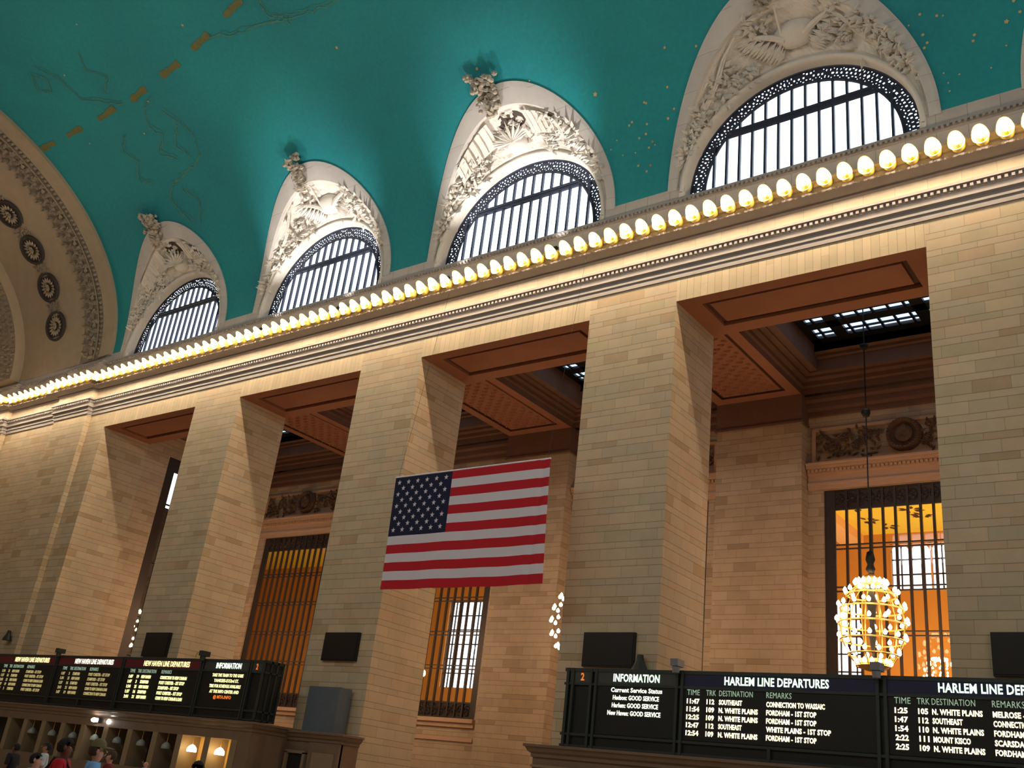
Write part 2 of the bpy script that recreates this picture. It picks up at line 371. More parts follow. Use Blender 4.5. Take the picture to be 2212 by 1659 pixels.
# rosettes every 2.97 m along the arch
ths = []; th = 0; acc = 0; nxt = 3.62
while th < pi:
    d = .002; acc += sqrt((AV * sin(th)) ** 2 + (HV * cos(th)) ** 2) * d; th += d
    if acc > nxt: ths.append(th); nxt += 2.97
def rosette_frame(th):
    p = Vector((-9.55, -AV + (AV - .1) * cos(th), ZV + (HV - .1) * sin(th)))
    nn = Vector((0, -cos(th) / AV, -sin(th) / HV)).normalized(); e1 = Vector((1, 0, 0)); e2 = nn.cross(e1).normalized(); return p, e1, e2, nn
def on_frame(th, fn):
    p, e1, e2, nn = rosette_frame(th); return lambda u, v, w: p + e1 * u + e2 * v + nn * w
for th in ths[:9]:
    F = on_frame(th, None)
    ds = MB(); ds.grid([[F(r * cos(a) * 1.12, r * sin(a) * .95, .03 + w) for r, w in ((0, 0), (1.0, 0), (1.0, .12), (1.16, .14), (1.2, 0))] for a in [2 * pi * j / 32 for j in range(32)]], closed_u=True)
    disc = ds.build('rosette', 'rosette_dark', ARCH); disc['label'] = 'round carved rosette in dark ring'
    pm = MB()
    for j in range(16):
        a = 2 * pi * j / 16; p0 = F(.38 * cos(a), .34 * sin(a), .05); p1 = F(.9 * cos(a), .8 * sin(a), .05); nn = rosette_frame(th)[3]
        pm.leaf(p0, p1 - p0, nn, (p1 - p0).length, .11, .14)
    for j in range(8):
        a = 2 * pi * j / 8; p0 = F(0, 0, .08); p1 = F(.34 * cos(a), .3 * sin(a), .1); nn = rosette_frame(th)[3]; pm.leaf(p0, p1 - p0, nn, .33, .1, .16)
    pm.build('petals', 'arch_stone', disc)
    # scrollwork between rosettes
    sm = MB(); p, e1, e2, nn = rosette_frame(th)
    for k in range(60):
        u = R.uniform(-.75, .75); v = 1.48 + R.uniform(-.42, .42)
        F2 = on_frame(th + .5 * 2.97 / sqrt((AV * sin(th)) ** 2 + (HV * cos(th)) ** 2), None); q = F2(u, R.uniform(-.5, .5), .02)
        a = R.uniform(0, 2 * pi); sm.leaf(q, e1 * cos(a) + e2 * sin(a), nn, R.uniform(.2, .4), .07, .09)
    sm.build('scrollwork', 'arch_ornament', ARCH)
# end wall under the arch
mb = MB(); nn_ = 40; P = [(-17.4, -AV + (AV - 1.6) * cos(pi * k / nn_), ZV + (HV - 1.6) * sin(pi * k / nn_)) for k in range(nn_ + 1)]
mb.box(-18, -17.4, -37, 0, 0, 27)
i = len(mb.v); mb.v += P; mb.f.append(tuple(range(i, i + len(P)))); mb.mi.append(0)
mb.box(-18, -1.2, .02, 1.5, 24.4, 40); mb.box(-18, -14.1, -.85, .1, 26.5, 26.61)  # backing slab and ledge added to stop daylight leaking round the arch
struct(mb.build('wall_west', 'arch_stone'))

# ------------------------------------------------------------------ piers
PIERLAB = ['second stone pier from the left, black screen low on its front', 'stone pier behind the left half of the flag', 'stone pier right of the flag, rising over the information panel', 'rightmost stone pier, cut by the right edge of the picture']
for k in range(4):
    t = empty('stone_pier', (14 * k + 11.9, 1.7, 0), PIERLAB[k], 'pier')
    MB().box(14 * k + 9.8, 14 * k + 14, 0, 3.5, 1.2, H + 1.1).build('shaft', 'pier_stone', t)
    MB().box(14 * k + 9.8, 14 * k + 14, 0, 3.5, 0, 1.2).build('plinth', 'counter_stone', t)
t = empty('stone_pier', (-1, 1.7, 0), 'broad stepped stone wall pier at the left edge of the picture', 'pier')
mb = MB(); mb.box(-2.0, 0, 0, 3.5, 0, H + 1.1); mb.box(-6.2, -2.0, -.35, 3.5, 0, H + 1.1); mb.box(-13.4, -6.2, -.1, 3.5, 0, H + 1.1); mb.box(-17.38, -13.4, -.45, 3.5, 0, H + 1.1)
mb.build('shaft', 'pier_stone', t)
# wall over the openings
mb = MB()
mb.box(-2.0, 70, 0, 3.5, H + 1.1, 24.0); struct(mb.build('wall_south', 'pier_stone'))
for k in range(5):
    t = empty('lintel', (14 * k + 4.9, 0, H), ['far left', 'second', 'third', 'fourth', 'fifth'][k] + ' flat stone lintel of upright blocks counted from the left', 'lintel')
    x0, x1 = 14 * k, 14 * k + 9.8
    # front face slab and sides leave a sunk panel in the soffit
    mb = MB(); mb.box(x0, x1, 0, .25, H + .002, H + 1.1); mb.build('lintel_face', 'lintel_stone', t)
    z = H; sm = MB()
    def frame(sm, ax0, ax1, ay0, ay1, bx0, bx1, by0, by1, za, zb, mi=0):
        A = [(ax0, ay0, za), (ax1, ay0, za), (ax1, ay1, za), (ax0, ay1, za)]; B = [(bx0, by0, zb), (bx1, by0, zb), (bx1, by1, zb), (bx0, by1, zb)]
        for i in range(4): j = (i + 1) % 4; sm.quad(A[i], A[j], B[j], B[i], mi)
    frame(sm, x0, x1, .0, 3.5, x0 + .85, x1 - .85, .62, 2.75, z, z)
    frame(sm, x0 + .85, x1 - .85, .62, 2.75, x0 + .85, x1 - .85, .62, 2.75, z, z + .16)
    frame(sm, x0 + .85, x1 - .85, .62, 2.75, x0 + 1.1, x1 - 1.1, .85, 2.5, z + .16, z + .16, 1)  # groove floor painted dark, its shade put into the colour
    frame(sm, x0 + 1.1, x1 - 1.1, .85, 2.5, x0 + 1.1, x1 - 1.1, .85, 2.5, z + .16, z + .05)
    sm.quad((x0 + 1.1, .85, z + .05), (x1 - 1.1, .85, z + .05), (x1 - 1.1, 2.5, z + .05), (x0 + 1.1, 2.5, z + .05))
    sm.quad((x0, 3.5, z), (x1, 3.5, z), (x1, 3.5, BZ + .8), (x0, 3.5, BZ + .8))
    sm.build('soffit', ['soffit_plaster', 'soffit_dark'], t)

# ------------------------------------------------------------------ entablature
SEG = [(-2.0, 70, 0.0), (-6.2, -2.0, -.35), (-13.4, -6.2, -.10), (-17.38, -13.4, -.45)]
def run(mb, prof, mi=0):
    """sweep a profile (projection d, height z) along every segment, mitred at breaks"""
    for i, (a, b_, y0) in enumerate(SEG):
        fa = i + 1 < len(SEG) and SEG[i + 1][2] > y0; fb = i > 0 and SEG[i - 1][2] > y0
        A = [(a - (d if fa else 0), y0 - d, z) for d, z in prof]; B = [(b_ + (d if fb else 0), y0 - d, z) for d, z in prof]
        mb.grid([A, B], mi)
        for end, other in ((A, fa), (B, fb)):
            if other: mb.grid([end, [(p[0], 0.2, p[2]) for p in end]], mi)
mb = MB()
run(mb, [(0, H + 1.06), (.06, H + 1.06), (.06, H + 1.28), (.12, H + 1.31), (.12, H + 1.5), (.17, H + 1.53), (.24, H + 1.56), (.24, H + 1.66), (.16, H + 1.68), (.16, H + 1.84), (.2, H + 1.86)])
struct(mb.build('trim_1', 'moulding_stone'))
mb = MB()
run(mb, [(.2, H + 2.0), (.36, H + 2.03), (.36, H + 2.14), (.08, H + 2.17)]); run(mb, [(.2, H + 1.86), (.2, H + 2.0)])
den = MB()
for a, b_, y0 in SEG:
    x = a
    while x < min(b_, 60):
        mb.box(x, x + .11, y0 - .31, y0 - .19, H + 1.87, H + 1.995); x += .22
struct(mb.build('trim_2', 'moulding_stone'))
mb = MB(); run(mb, [(.08, H + 2.17), (.08, 24.1)]); struct(mb.build('trim_3', 'frieze_stone'))
mb = MB(); run(mb, [(.08, 23.86), (.2, 23.9), (.2, 23.98), (.8, 24.0), (.8, 24.2), (.86, 24.24), (.9, 24.34), (1.0, 24.42), (1.0, 24.5), (.05, 24.62), (0.02, 24.62)])
for a, b_, y0 in SEG:
    x = a
    while x < min(b_, 60): mb.ball((x, y0 - .79, 24.03), .10, .05, .075, 6, 4); x += .26
struct(mb.build('trim_4', 'moulding_stone'))
mb = MB(); run(mb, [(0.02, 24.6), (.02, 25.82)]); run(mb, [(.02, 26.08), (.02, 26.2), (0, 26.22)])
struct(mb.build('trim_5', 'attic_stone'))
mb = MB(); run(mb, [(.02, 25.8), (.1, 25.84), (.1, 25.94), (.16, 25.97), (.16, 26.05), (.02, 26.1)])
for a, b_, y0 in SEG:
    x = a
    while x < min(b_, 60): mb.box(x, x + .1, y0 - .2, y0 - .1, 25.86, 25.95); x += .2
struct(mb.build('trim_6', 'moulding_stone'))
# attic strips between the lunettes
mb = MB(); ed = [-17.38] + sum([[c - 4.86, c + 4.86] for c in XC[1:]], []) + [75.4]
for a, b_ in zip(ed[::2], ed[1::2]): mb.quad((a, 0, 26.2), (b_, 0, 26.2), (b_, 0, ZV + .17), (a, 0, ZV + .17))
struct(mb.build('trim_7', 'attic_stone'))

# ------------------------------------------------------------------ cornice lamps
def hood(mb):
    mb.v = [(x, y - (.30 * min(1, max(0, (z - 24.32) / .22)) if y < -1.05 else 0), z) for x, y, z in mb.v]; return mb
lamp0 = empty('cornice_lamp', (0, 0, 0), 'warm bulb in a cream cup on the long cornice', 'lamp', 'lamps in a row along the cornice')
ax = Vector((0, -1, -.12)).normalized()
prof = [(.10, -.06), (.20, 0), (.24, .10), (.22, .2), (.24, .3), (.29, .40), (.27, .40), (.2, .3), (.17, .12), (.0, .08)]
hood(MB().lathe(prof, (0, -.82, 24.30), 20, ax)).build('lamp_cup', 'cup_cream', lamp0, smooth=True)
MB().lathe([(.055, 0), (.055, .3), (.0, .3)], (0, -.9, 24.27), 8, Vector((0, -1, -.2))).build('socket', 'gilt', lamp0)
MB().ball((0, -1.42, 24.17), .075, .075, .075, 8, 6).build('bulb', 'cornice_bulb', lamp0, smooth=True)
first = True
LXS = [.42 + .7775 * n_ for n_ in range(-1, 73)]
places = [(x, 0.0) for x in LXS if x > -.6] + [(-.75 - .77 * k, -.35) for k in range(7)] + [(-6.2 - .77 * k, -.12) for k in range(8)] + [(-12.25 - .77 * k, -.45) for k in range(8)]
for x, y0 in places:
    o = lamp0 if first else copy_tree(lamp0); first = False
    o.location = (x, y0, 0)

# ------------------------------------------------------------------ lunette windows and carved spandrels
RW, ZW, YW = 4.86, 26.45, .58
def lunette_window(idx, xc):
    w = bpy.data.objects.new('window_%d' % idx, None); COL.objects.link(w); w.location = (xc, YW, ZW - .2); struct(w)
    # pierced iron border: cells of a polar sheet left open where the scroll pattern has holes
    mb = MB(); nr, na = 16, 420; ra, rb = RW - .66, RW
    def P(i, j): r = ra + (rb - ra) * i / nr; a = pi * j / na; return (xc + r * cos(a), YW, ZW + r * sin(a))
    for j in range(na):
        for i in range(nr):
            r = (i + .5) / nr; u = (j + .5) / na * 34
            fu = u % 1; fr = r
            hole = False
            for (cx, cy, rad) in ((.5, .5, .15), (.2, .28, .10), (.8, .28, .10), (.2, .75, .11), (.8, .75, .11), (.5, .85, .07), (.5, .15, .08), (.0, .5, .12), (1., .5, .12)):
                dx = (fu - cx) * .68; dy = (fr - cy) * .95
                k = (j * 7 + i * 3) % 5
                if sqrt(dx * dx + dy * dy) < rad * (.42 + .2 * sin(j * 1.3)): hole = True
            if .07 < r < .93 and hole: continue
            mb.quad(P(i, j), P(i + 1, j), P(i + 1, j + 1), P(i, j + 1))
    mb.build('pierced_border', 'lunette_iron', w)
    mb = MB(); mb.tube([(xc + (ra - .03) * cos(pi * j / 60), YW - .02, ZW + (ra - .03) * sin(pi * j / 60)) for j in range(61)], .05, 6)
    mb.tube([(xc + RW * cos(pi * j / 60), YW - .02, ZW + RW * sin(pi * j / 60)) for j in range(61)], .06, 6)
    mb.box(xc - RW, xc + RW, YW - .06, YW + .06, ZW - .3, ZW - .12)
    mb.build('ring_frame', 'lunette_iron', w)
    mb = MB()
    for zz in (29.12, 29.32):
        hw = sqrt(max(.1, (ra) ** 2 - (zz - ZW) ** 2)); mb.box(xc - hw, xc + hw, YW - .07, YW + .07, zz - .06, zz + .06)
    mb.build('transom', 'lunette_iron', w)
    for k in range(-6, 8):
        x = xc + .58 * (k - .5)
        top = ZW + sqrt(max(0, ra ** 2 - (x - xc) ** 2))
        if top > ZW + .3:
            mb = MB(); mb.box(x - .05, x + .05, YW - .09, YW + .05, ZW - .2, 29.03); 
            if top > 29.5: mb.box(x - .05, x + .05, YW - .09, YW + .05, 29.39, top)
            mb.build('glazing_bar', 'lunette_iron', w)
    i = None; mb = MB(); N = 40; mb.v = [(xc + RW * cos(pi * j / N), YW + .04, ZW + RW * sin(pi * j / N)) for j in range(N + 1)] + [(xc - RW, YW + .04, ZW - .3), (xc + RW, YW + .04, ZW - .3)]
    mb.f = [tuple(range(N + 3))]; mb.mi = [0]; mb.build('glass_pane', 'pane_glass', w)
    mb = MB(); mb.quad((xc - 5, -.02, 26.2), (xc + 5, -.02, 26.2), (xc + 5, YW + .1, 26.2), (xc - 5, YW + .1, 26.2)); mb.build('window_sill', 'attic_stone', w)
    return w
def spandrel(xc, design, label, seed):
    rnd = random.Random(seed)
    t = empty('carved_spandrel', (xc, 0, ZW), label, 'carving')
    N = 96
    def outer(a, da=0, db=0, off=.0):
        z = ZV + (LB + db) * sin(a); y = vy(z)
        p = vpt(xc + (LA + da) * cos(a), min(y, 0), off); return p
    # rim
    rm = MB(); rows = []
    for j in range(N + 1):
        a = pi * j / N
        rows.append([outer(a, 0, 0, -.05), outer(a, 0, 0, .07), outer(a, -.12, -.2, .09), outer(a, -.42, -.85, .09), outer(a, -.46, -.92, -.08)])
    rm.grid(rows); rm.build('stone_rim', 'rim_stone', t)
    # reveal + archivolt
    av = MB(); rows = []
    for j in range(N + 1):
        a = pi * j / N; c, s_ = cos(a), sin(a)
        rows.append([(xc + r * c, y, ZW + r * s_) for r, y in ((RW, YW + .05), (RW, .12), (RW + .03, .0), (RW + .1, -.07), (RW + .2, -.07), (RW + .25, .02))])
    av.grid(rows); av.grid([[(xc + sx * RW, YW, z), (xc + sx * RW, -.03, z), (xc + sx * (RW + .25), -.03, z)] for sx in (1,) for z in (26.2, ZW)]); av.grid([[(xc + sx * RW, YW, z), (xc + sx * RW, -.03, z), (xc + sx * (RW + .25), -.03, z)] for sx in (-1,) for z in (26.2, ZW)])
    av.build('archivolt', 'plaster_relief', t, smooth=True)
    # spandrel field
    def fld(a, s_, off=0):
        p1 = outer(a, -.46, -.92, -.08); p0 = Vector((xc + (RW + .22) * cos(a), .02, ZW + (RW + .22) * sin(a)))
        p = p0.lerp(p1, s_)
        bul = .30 * sin(pi * s_) * sin(a)
        n_ = Vector((-.2 * cos(a), -.55, -.65)).normalized()
        return p - n_ * bul + n_ * off
    def nrm(a): return Vector((-.25 * cos(a), -.55, -.62)).normalized()
    gm = MB(); rows = []
    for j in range(221):
        a = pi * j / 220; row = []
        for k in range(27):
            s_ = k / 26; o = 0
            if .04 < s_ < .96:
                o = .07 * max(0, sin(a * 23 + s_ * 9 + seed) * sin(s_ * 17 - a * 7) + .1) + rnd.uniform(0, .035)
                if sin(a) < .15: o *= .3
            row.append(fld(a, s_, o))
        rows.append(row)
    gm.grid(rows); gm.build('carved_field', 'plaster_relief', t)
    # leaves
    lm = MB()
    def cluster(a, s_, n_, spread, L):
        for _ in range(n_):
            aa = a + rnd.gauss(0, spread * .06); ss = min(.98, max(.02, s_ + rnd.gauss(0, spread * .12))); p = fld(aa, ss, .04); nn = nrm(aa)
            d = Vector((rnd.uniform(-1, 1), rnd.uniform(-.4, .4), rnd.uniform(-1, 1))); d = (d - nn * d.dot(nn)).normalized()
            lm.leaf(p, d + nn * .35, nn, L * rnd.uniform(.6, 1.3), L * .26, L * .45)
    for a, s_, n_, sp in ([(2.6, .5, 46, 1.6), (2.25, .35, 40, 1.8), (.95, .75, 46, 1.6), (.7, .8, 46, 1.5), (.5, .75, 30, 1.2), (1.15, .4, 30, 1.6), (2.0, .2, 26, 1.5), (1.75, .8, 24, 1.2), (2.8, .6, 22, .9)] if design == 'A' else
                          [(2.55, .5, 56, 1.8), (2.3, .3, 50, 1.9), (2.1, .25, 40, 1.6), (.95, .6, 60, 2.0), (.75, .6, 60, 1.8), (.55, .7, 36, 1.4), (1.25, .35, 36, 1.8), (2.75, .6, 30, 1.), (1.6, .55, 20, 1.0)]):
        cluster(a, s_, n_, sp, .46)
    lm.build('carved_leaves', 'plaster_relief', t)
    if design == 'A':   # winged disc crossed by a staff with trailing ribbons
        c = fld(1.5, .42, .1); nn = nrm(1.5); e1 = Vector((1, 0, 0)); e2 = nn.cross(e1).normalized(); 
        if e2.z < 0: e2 = -e2
        dm = MB(); rows = [[c + e1 * (r * cos(2 * pi * j / 24) * 1.25) + e2 * (r * sin(2 * pi * j / 24) * .8) + nn * w for r, w in ((0, .42), (.25, .40), (.5, .32), (.68, .2), (.74, .05))] for j in range(24)]
        dm.grid(rows, closed_u=True); dm.build('carved_disc', 'plaster_relief', t, smooth=True)
        for sx, name in ((-1, 'carved_wing'), (1, 'carved_wing')):
            wm = MB()
            for r_ in range(3):
                for k in range(9):
                    b0 = c + e1 * sx * (.5 + .22 * k) + e2 * (-.15 - .16 * r_ + .12 * k) + nn * (.28 - .05 * r_)
                    wm.leaf(b0, e1 * sx * .8 + e2 * (-.75 + .12 * k), nn, 1.0 - .12 * r_, .12, .14)
            wm.tube([c + e1 * sx * (.4 + .4 * k) + e2 * (-.1 + .26 * k - .03 * k * k) + nn * (.3) for k in range(6)], [.13, .14, .12, .1, .08, .04], 6)
            wm.build(name, 'plaster_relief', t)
        sm = MB(); top = fld(1.57, .98, .22); sm.tube([top, fld(1.6, .45, .35)], .05, 6); sm.build('carved_staff', 'plaster_relief', t)
        for q in range(4):
            pts = [fld(1.95 + .16 * k + .07 * q + .02 * sin(3 * k + q), .92 - .14 * k - .1 * q + .05 * sin(2.2 * k + q), .16) for k in range(5)]; MB().tube(pts, .055, 5).build('carved_ribbon', 'plaster_relief', t)
            pts = [fld(1.2 - .11 * k - .06 * q, .82 - .1 * k - .1 * q + .05 * sin(2.5 * k + q), .16) for k in range(5)]; MB().tube(pts, .055, 5).build('carved_ribbon', 'plaster_relief', t)
    else:               # pair of raised panels either side of a dark patch painted as a hollow's shade, globe below
        for sx in (-1, 1):
            a0 = 1.57 + (-sx) * .22; pm = MB()
            def Q(a, s_, o): return fld(a, s_, o)
            a1, a2 = (1.80, 2.32) if sx < 0 else (.98, 1.38)
            rows = []
            for i in range(7):
                row = []
                for j in range(9):
                    aa = a1 + (a2 - a1) * i / 6; ss = .40 + .52 * j / 8
                    row.append(Q(aa, ss, .16 + .10 * ((i % 2)) * .4 + .16 * abs(i - 3) / 3))
                rows.append(row)
            pm.grid(rows)
            for i in range(6):
                aa = a1 + (a2 - a1) * (i + .5) / 6; pm.tube([Q(aa, .42, .3), Q(aa, .9, .3)], .045, 5)
            pm.build('carved_panel', 'plaster_relief', t)
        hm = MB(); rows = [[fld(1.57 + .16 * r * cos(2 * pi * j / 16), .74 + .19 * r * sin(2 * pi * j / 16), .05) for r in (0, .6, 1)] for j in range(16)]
        hm.grid(rows, closed_u=True); hm.build('shade_patch', 'hollow_shade', t)  # flat dark disc; the shade of a hollow is put into its colour
        gm2 = MB(); gm2.ball(fld(1.62, .25, .05), .62, .5, .5, 14, 9); gm2.build('carved_globe', 'plaster_relief', t, smooth=True)
        fm = MB()
        for k in range(11):
            a = 1.2 + k * .085; fm.leaf(fld(1.62, .34, .5), fld(a, .66, .3) - fld(1.62, .34, .5), nrm(1.57), 1.15, .1, .12)
        fm.build('carved_shell', 'plaster_relief', t)
    # leafy crest breaking over the rim
    cm = MB(); base = outer(1.60, 0, 0, .1); n_c = 90
    for k in range(n_c):
        q = rnd.random(); side = rnd.uniform(-1, 1)
        p = outer(1.64 + side * .075 * (.6 + 1.5 * q), 0, -1.1 + 1.5 * q, .12 + rnd.uniform(0, .3))
        d = Vector((side * 1.1 - .35, rnd.uniform(-1, .2), rnd.uniform(-.3, 1))); cm.leaf(p, d, Vector((0, -.5, -.85)), rnd.uniform(.3, .62), .14, .18)
        if design == 'B' and k % 2 == 0: cm.ball(tuple(p + Vector((rnd.uniform(-.25, .1), -.08, -.05))), .13, .13, .13, 6, 4)
    if design == 'B':
        for k in range(14): p = outer(1.70 + .05 * rnd.random(), 0, .05 + .12 * k * .4, .2); cm.ball(tuple(p + Vector((-.12 * k * .3, -.1, 0))), .14, .14, .14, 6, 4)
    cm.build('leaf_crest', 'crest_stone', t)
    return t
plain('hollow_shade', (70, 58, 52), .9)  # dark plaster tone with the shade of a hollow painted in
plain('crest_stone', (172, 160, 144), .8, noise=.2, scale=5)
stone('rim_stone', [(0, (188, 181, 176)), (1, (198, 190, 185)), (.5, (193, 186, 181))], period=2.4, split=.5, width=60.0, mortar=.012, vertical=False, mdark=.35)
LABL = ['small dim carved spandrel over the far left arched window', 'bright carved spandrel with a winged disc, second from the left', 'bright carved spandrel with raised panels above the flag, third from the left', 'large carved spandrel cut by the top edge of the picture', 'edge of a stone spandrel at the upper right corner']
for k, xc in enumerate(XC[1:]):
    lunette_window(k + 1, xc); spandrel(xc, 'BABAB'[k], LABL[k], k + 3)
# floodlights standing on the cornice under the two bright spandrels
for k in (1, 2):
    xc = XC[1:][k]
    for dx in (-3.2, 3.2):
        t = empty('floodlight', (xc + dx, -.9, 24.62), 'small floodlight hidden on the cornice ' + ('left' if dx < 0 else 'right') + (' under the second arched window' if k == 1 else ' under the third arched window'), 'floodlight')
        MB().box(xc + dx - .12, xc + dx + .12, -.98, -.82, 24.55, 24.75).build('housing', 'dark_metal', t)
        l = bpy.data.lights.new('flood_beam', 'SPOT'); l.energy = 2500; l.color = (1, .97, .92); l.spot_size = radians(66); l.spot_blend = 1.0; l.shadow_soft_size = .15
        o = bpy.data.objects.new('flood_beam', l); COL.objects.link(o); o.location = (0, -.0, .25); o.parent = t
        o.rotation_euler = Vector((-dx * .3, .35, 5.2)).to_track_quat('-Z', 'Y').to_euler()

# ------------------------------------------------------------------ gallery
# back wall around the windows
mb = MB()
for k in range(-1, 5):
    mb.box(max(-.6, 14 * k + 9.6), 14 * k + 14.2, WB, WW + .6, 0, BZ)
mb.box(-22, -.6, WW, WW + .6, 0, 19.7)
mb.box(-.6, 70, WW, WW + .55, 18.75, BZ + 1.2)     # wall above windows
mb.box(-.6, 70, WW, WW + .55, 0, 5.3)              # wall under windows
for k in range(0, 5):
    xc = 14 * k + 4.9
    mb.box(xc - 4.8, xc - 3.92, WW, WW + .55, 5.3, 18.75); mb.box(xc + 3.92, xc + 4.8, WW, WW + .55, 5.3, 18.75)
    mb.box(xc - 3.95, xc + 3.95, WW, WW + .55, 17.3, 18.75)
struct(mb.build('wall_gallery', 'gallery_stone'))
mb = MB()
for k in range(0, 4): mb.box(14 * k + 9.55, 14 * k + 14.25, WB - .06, WW, 20.75, BZ); mb.box(14 * k + 9.5, 14 * k + 14.3, WB - .12, WW, 20.7, 20.8)
struct(mb.build('trim_8', 'coffer_plaster'))
plain('gallery_moulding', (196, 158, 128), .75, noise=.08)
plain('gallery_relief', (104, 76, 58), .8, noise=.25, scale=6)
for k in range(0, 4):
    xc = 14 * k + 4.9
    t = empty('relief_panel', (xc, WW, 18.8), ['far left', 'left middle', 'hidden right middle', 'right'][k] + ' carved panel with a round shield over the gallery window', 'carving')
    y = WW
    fr = MB(); fr.box(xc - 4.4, xc + 4.4, y - .12, y, 20.4, 20.55); fr.box(xc - 4.4, xc + 4.4, y - .12, y, 18.75, 18.88)
    for sx in (-1, 1): fr.box(xc + sx * 4.33 - .1, xc + sx * 4.33 + .1, y - .16, y, 18.75, 20.5)
    fr.build('panel_frame', 'gallery_moulding', t)
    rr = random.Random(40 + k)
    for sx in (-1, 1):
        rm = MB()
        for q in range(5):
            cx = xc + sx * (1.55 + .62 * q); cz = 19.62 + .22 * (-1) ** q; pts = [(cx + (.42 - .045 * j) * cos(j * .8 * sx), y - .1, cz + (.42 - .045 * j) * sin(j * .8)) for j in range(9)]
            rm.tube(pts, .055, 5)
        for q in range(90):
            px = xc + sx * rr.uniform(1.0, 4.15); pz = rr.uniform(18.95, 20.3); a = rr.uniform(0, 2 * pi)
            rm.leaf((px, y - .04, pz), (cos(a), -.3, sin(a)), (0, -1, 0), rr.uniform(.2, .42), .08, .14)
        rm.build('scroll_relief', 'gallery_relief', t)
    dm = MB(); dm.lathe([(.0, .36), (.3, .34), (.42, .26), (.46, .16), (.6, .18), (.66, .3), (.78, .3), (.84, .1), (.86, 0)], (xc + .05, y, 19.75), 28, (0, -1, 0))
    for q in range(60): a = 2 * pi * q / 60; dm.leaf((xc + .05 + .62 * cos(a), y - .28, 19.75 + .62 * sin(a)), (cos(a + 1.1 * (-1) ** q), -.2, sin(a + 1.1 * (-1) ** q)), (0, -1, 0), .26, .08, .12)
    for sx in (-1, 1): dm.leaf((xc + .05, y - .34, 19.75 + sx * .1), (sx * .3, -.1, sx), (0, -1, 0), .34, .16, .14)
    dm.build('round_shield', 'gallery_relief', t)
    lg = MB(); prof = [(0, 17.3), (.12, 17.31), (.12, 17.5), (.2, 17.54), (.2, 17.66), (.1, 17.68), (.1, 18.06), (.2, 18.1), (.2, 18.3), (.42, 18.36), (.42, 18.5), (.5, 18.54), (.5, 18.62), (.12, 18.74), (0, 18.76)]
    for q in range(46): lg.box(xc - 4.6 + .2 * q, xc - 4.48 + .2 * q, y - .34, y - .2, 18.18, 18.3)
    lg.grid([[(xc - 4.65, y - d, z) for d, z in prof], [(xc + 4.65, y - d, z) for d, z in prof]])
    lg.build('ledge_moulding', 'gallery_moulding', t)
    # upper cornice of the gallery wall
    uc = MB(); prof = [(0, 21.2), (.1, 21.24), (.1, 21.5), (.3, 21.6), (.3, 21.9), (.5, 22.0), (.5, 22.2), (0, 22.25)]
    uc.grid([[(xc - 4.7, y - d, z) for d, z in prof], [(xc + 4.7, y - d, z) for d, z in prof]]); uc.build('upper_cornice', 'coffer_plaster', t)
# gallery windows (window_6...)
WK = [0, 1, 2, 3]
for k in WK:
    xc = 14 * k + 4.9; y = WW + .12
    w = bpy.data.objects.new('window_%d' % (6 + k), None); COL.objects.link(w); w.location = (xc, y, 5.3); struct(w)
    mb = MB(); rr = random.Random(k)
    mb.box(xc - 3.95, xc - 3.4, y, y + .1, 5.5, 17.3); mb.box(xc + 3.4, xc + 3.95, y, y + .1, 5.5, 17.3)
    mb.build('window_frame', 'window_bronze', w)
    fg = MB()
    for zc, zh, n_ in ((16.8, .42, 14), (6.0, .36, 14)):
        fg.box(xc - 3.42, xc + 3.42, y, y + .08, zc + zh, zc + zh + .1); fg.box(xc - 3.42, xc + 3.42, y, y + .08, zc - zh - .1, zc - zh); fg.box(xc - 3.42, xc + 3.42, y + .05, y + .07, zc - zh, zc + zh + (.1 if zc > 10 else 0))
        for q in range(n_):
            cx = xc - 3.42 + 6.84 * (q + .5) / n_; fg.tube([(cx + .2 * cos(2 * pi * j / 10), y + .02, zc + .28 * sin(2 * pi * j / 10)) for j in range(11)], .035, 4)
            for j in range(4): a = j * pi / 2 + .4; fg.leaf((cx, y + .02, zc), (cos(a), 0, sin(a)), (0, -1, 0), .24, .06, .05)
    fg.build('bronze_filigree', 'window_bronze', w)
    for q in range(1, 12):
        x = xc - 3.42 + 6.84 * q / 12; b_ = MB(); b_.box(x - .055, x + .055, y - .04, y + .1, 5.6, 17.25); b_.build('mullion', 'window_bronze', w)
    rl = MB()
    for z in (14.45, 12.42, 10.38, 8.4):
        for dz in (-.1, .1): rl.box(xc - 3.42, xc + 3.42, y - .02, y + .08, z + dz - .03, z + dz + .03)
    rl.build('transom', 'window_bronze', w)
    mb = MB(); mb.quad((xc - 3.9, y + .12, 5.3), (xc + 3.9, y + .12, 5.3), (xc + 3.9, y + .12, 17.3), (xc - 3.9, y + .12, 17.3)); mb.build('glass_pane', 'window_glass', w)
    sl = MB(); sl.box(xc - 4.0, xc + 4.0, WW - .28, WW + .2, 5.3, 5.52); sl.box(xc - 4.0, xc + 4.0, WW - .14, WW, 5.05, 5.3); sl.box(xc - 4.0, xc + 4.0, WW - .1, WW, 4.3, 4.5); sl.build('window_sill', 'gallery_moulding', w)
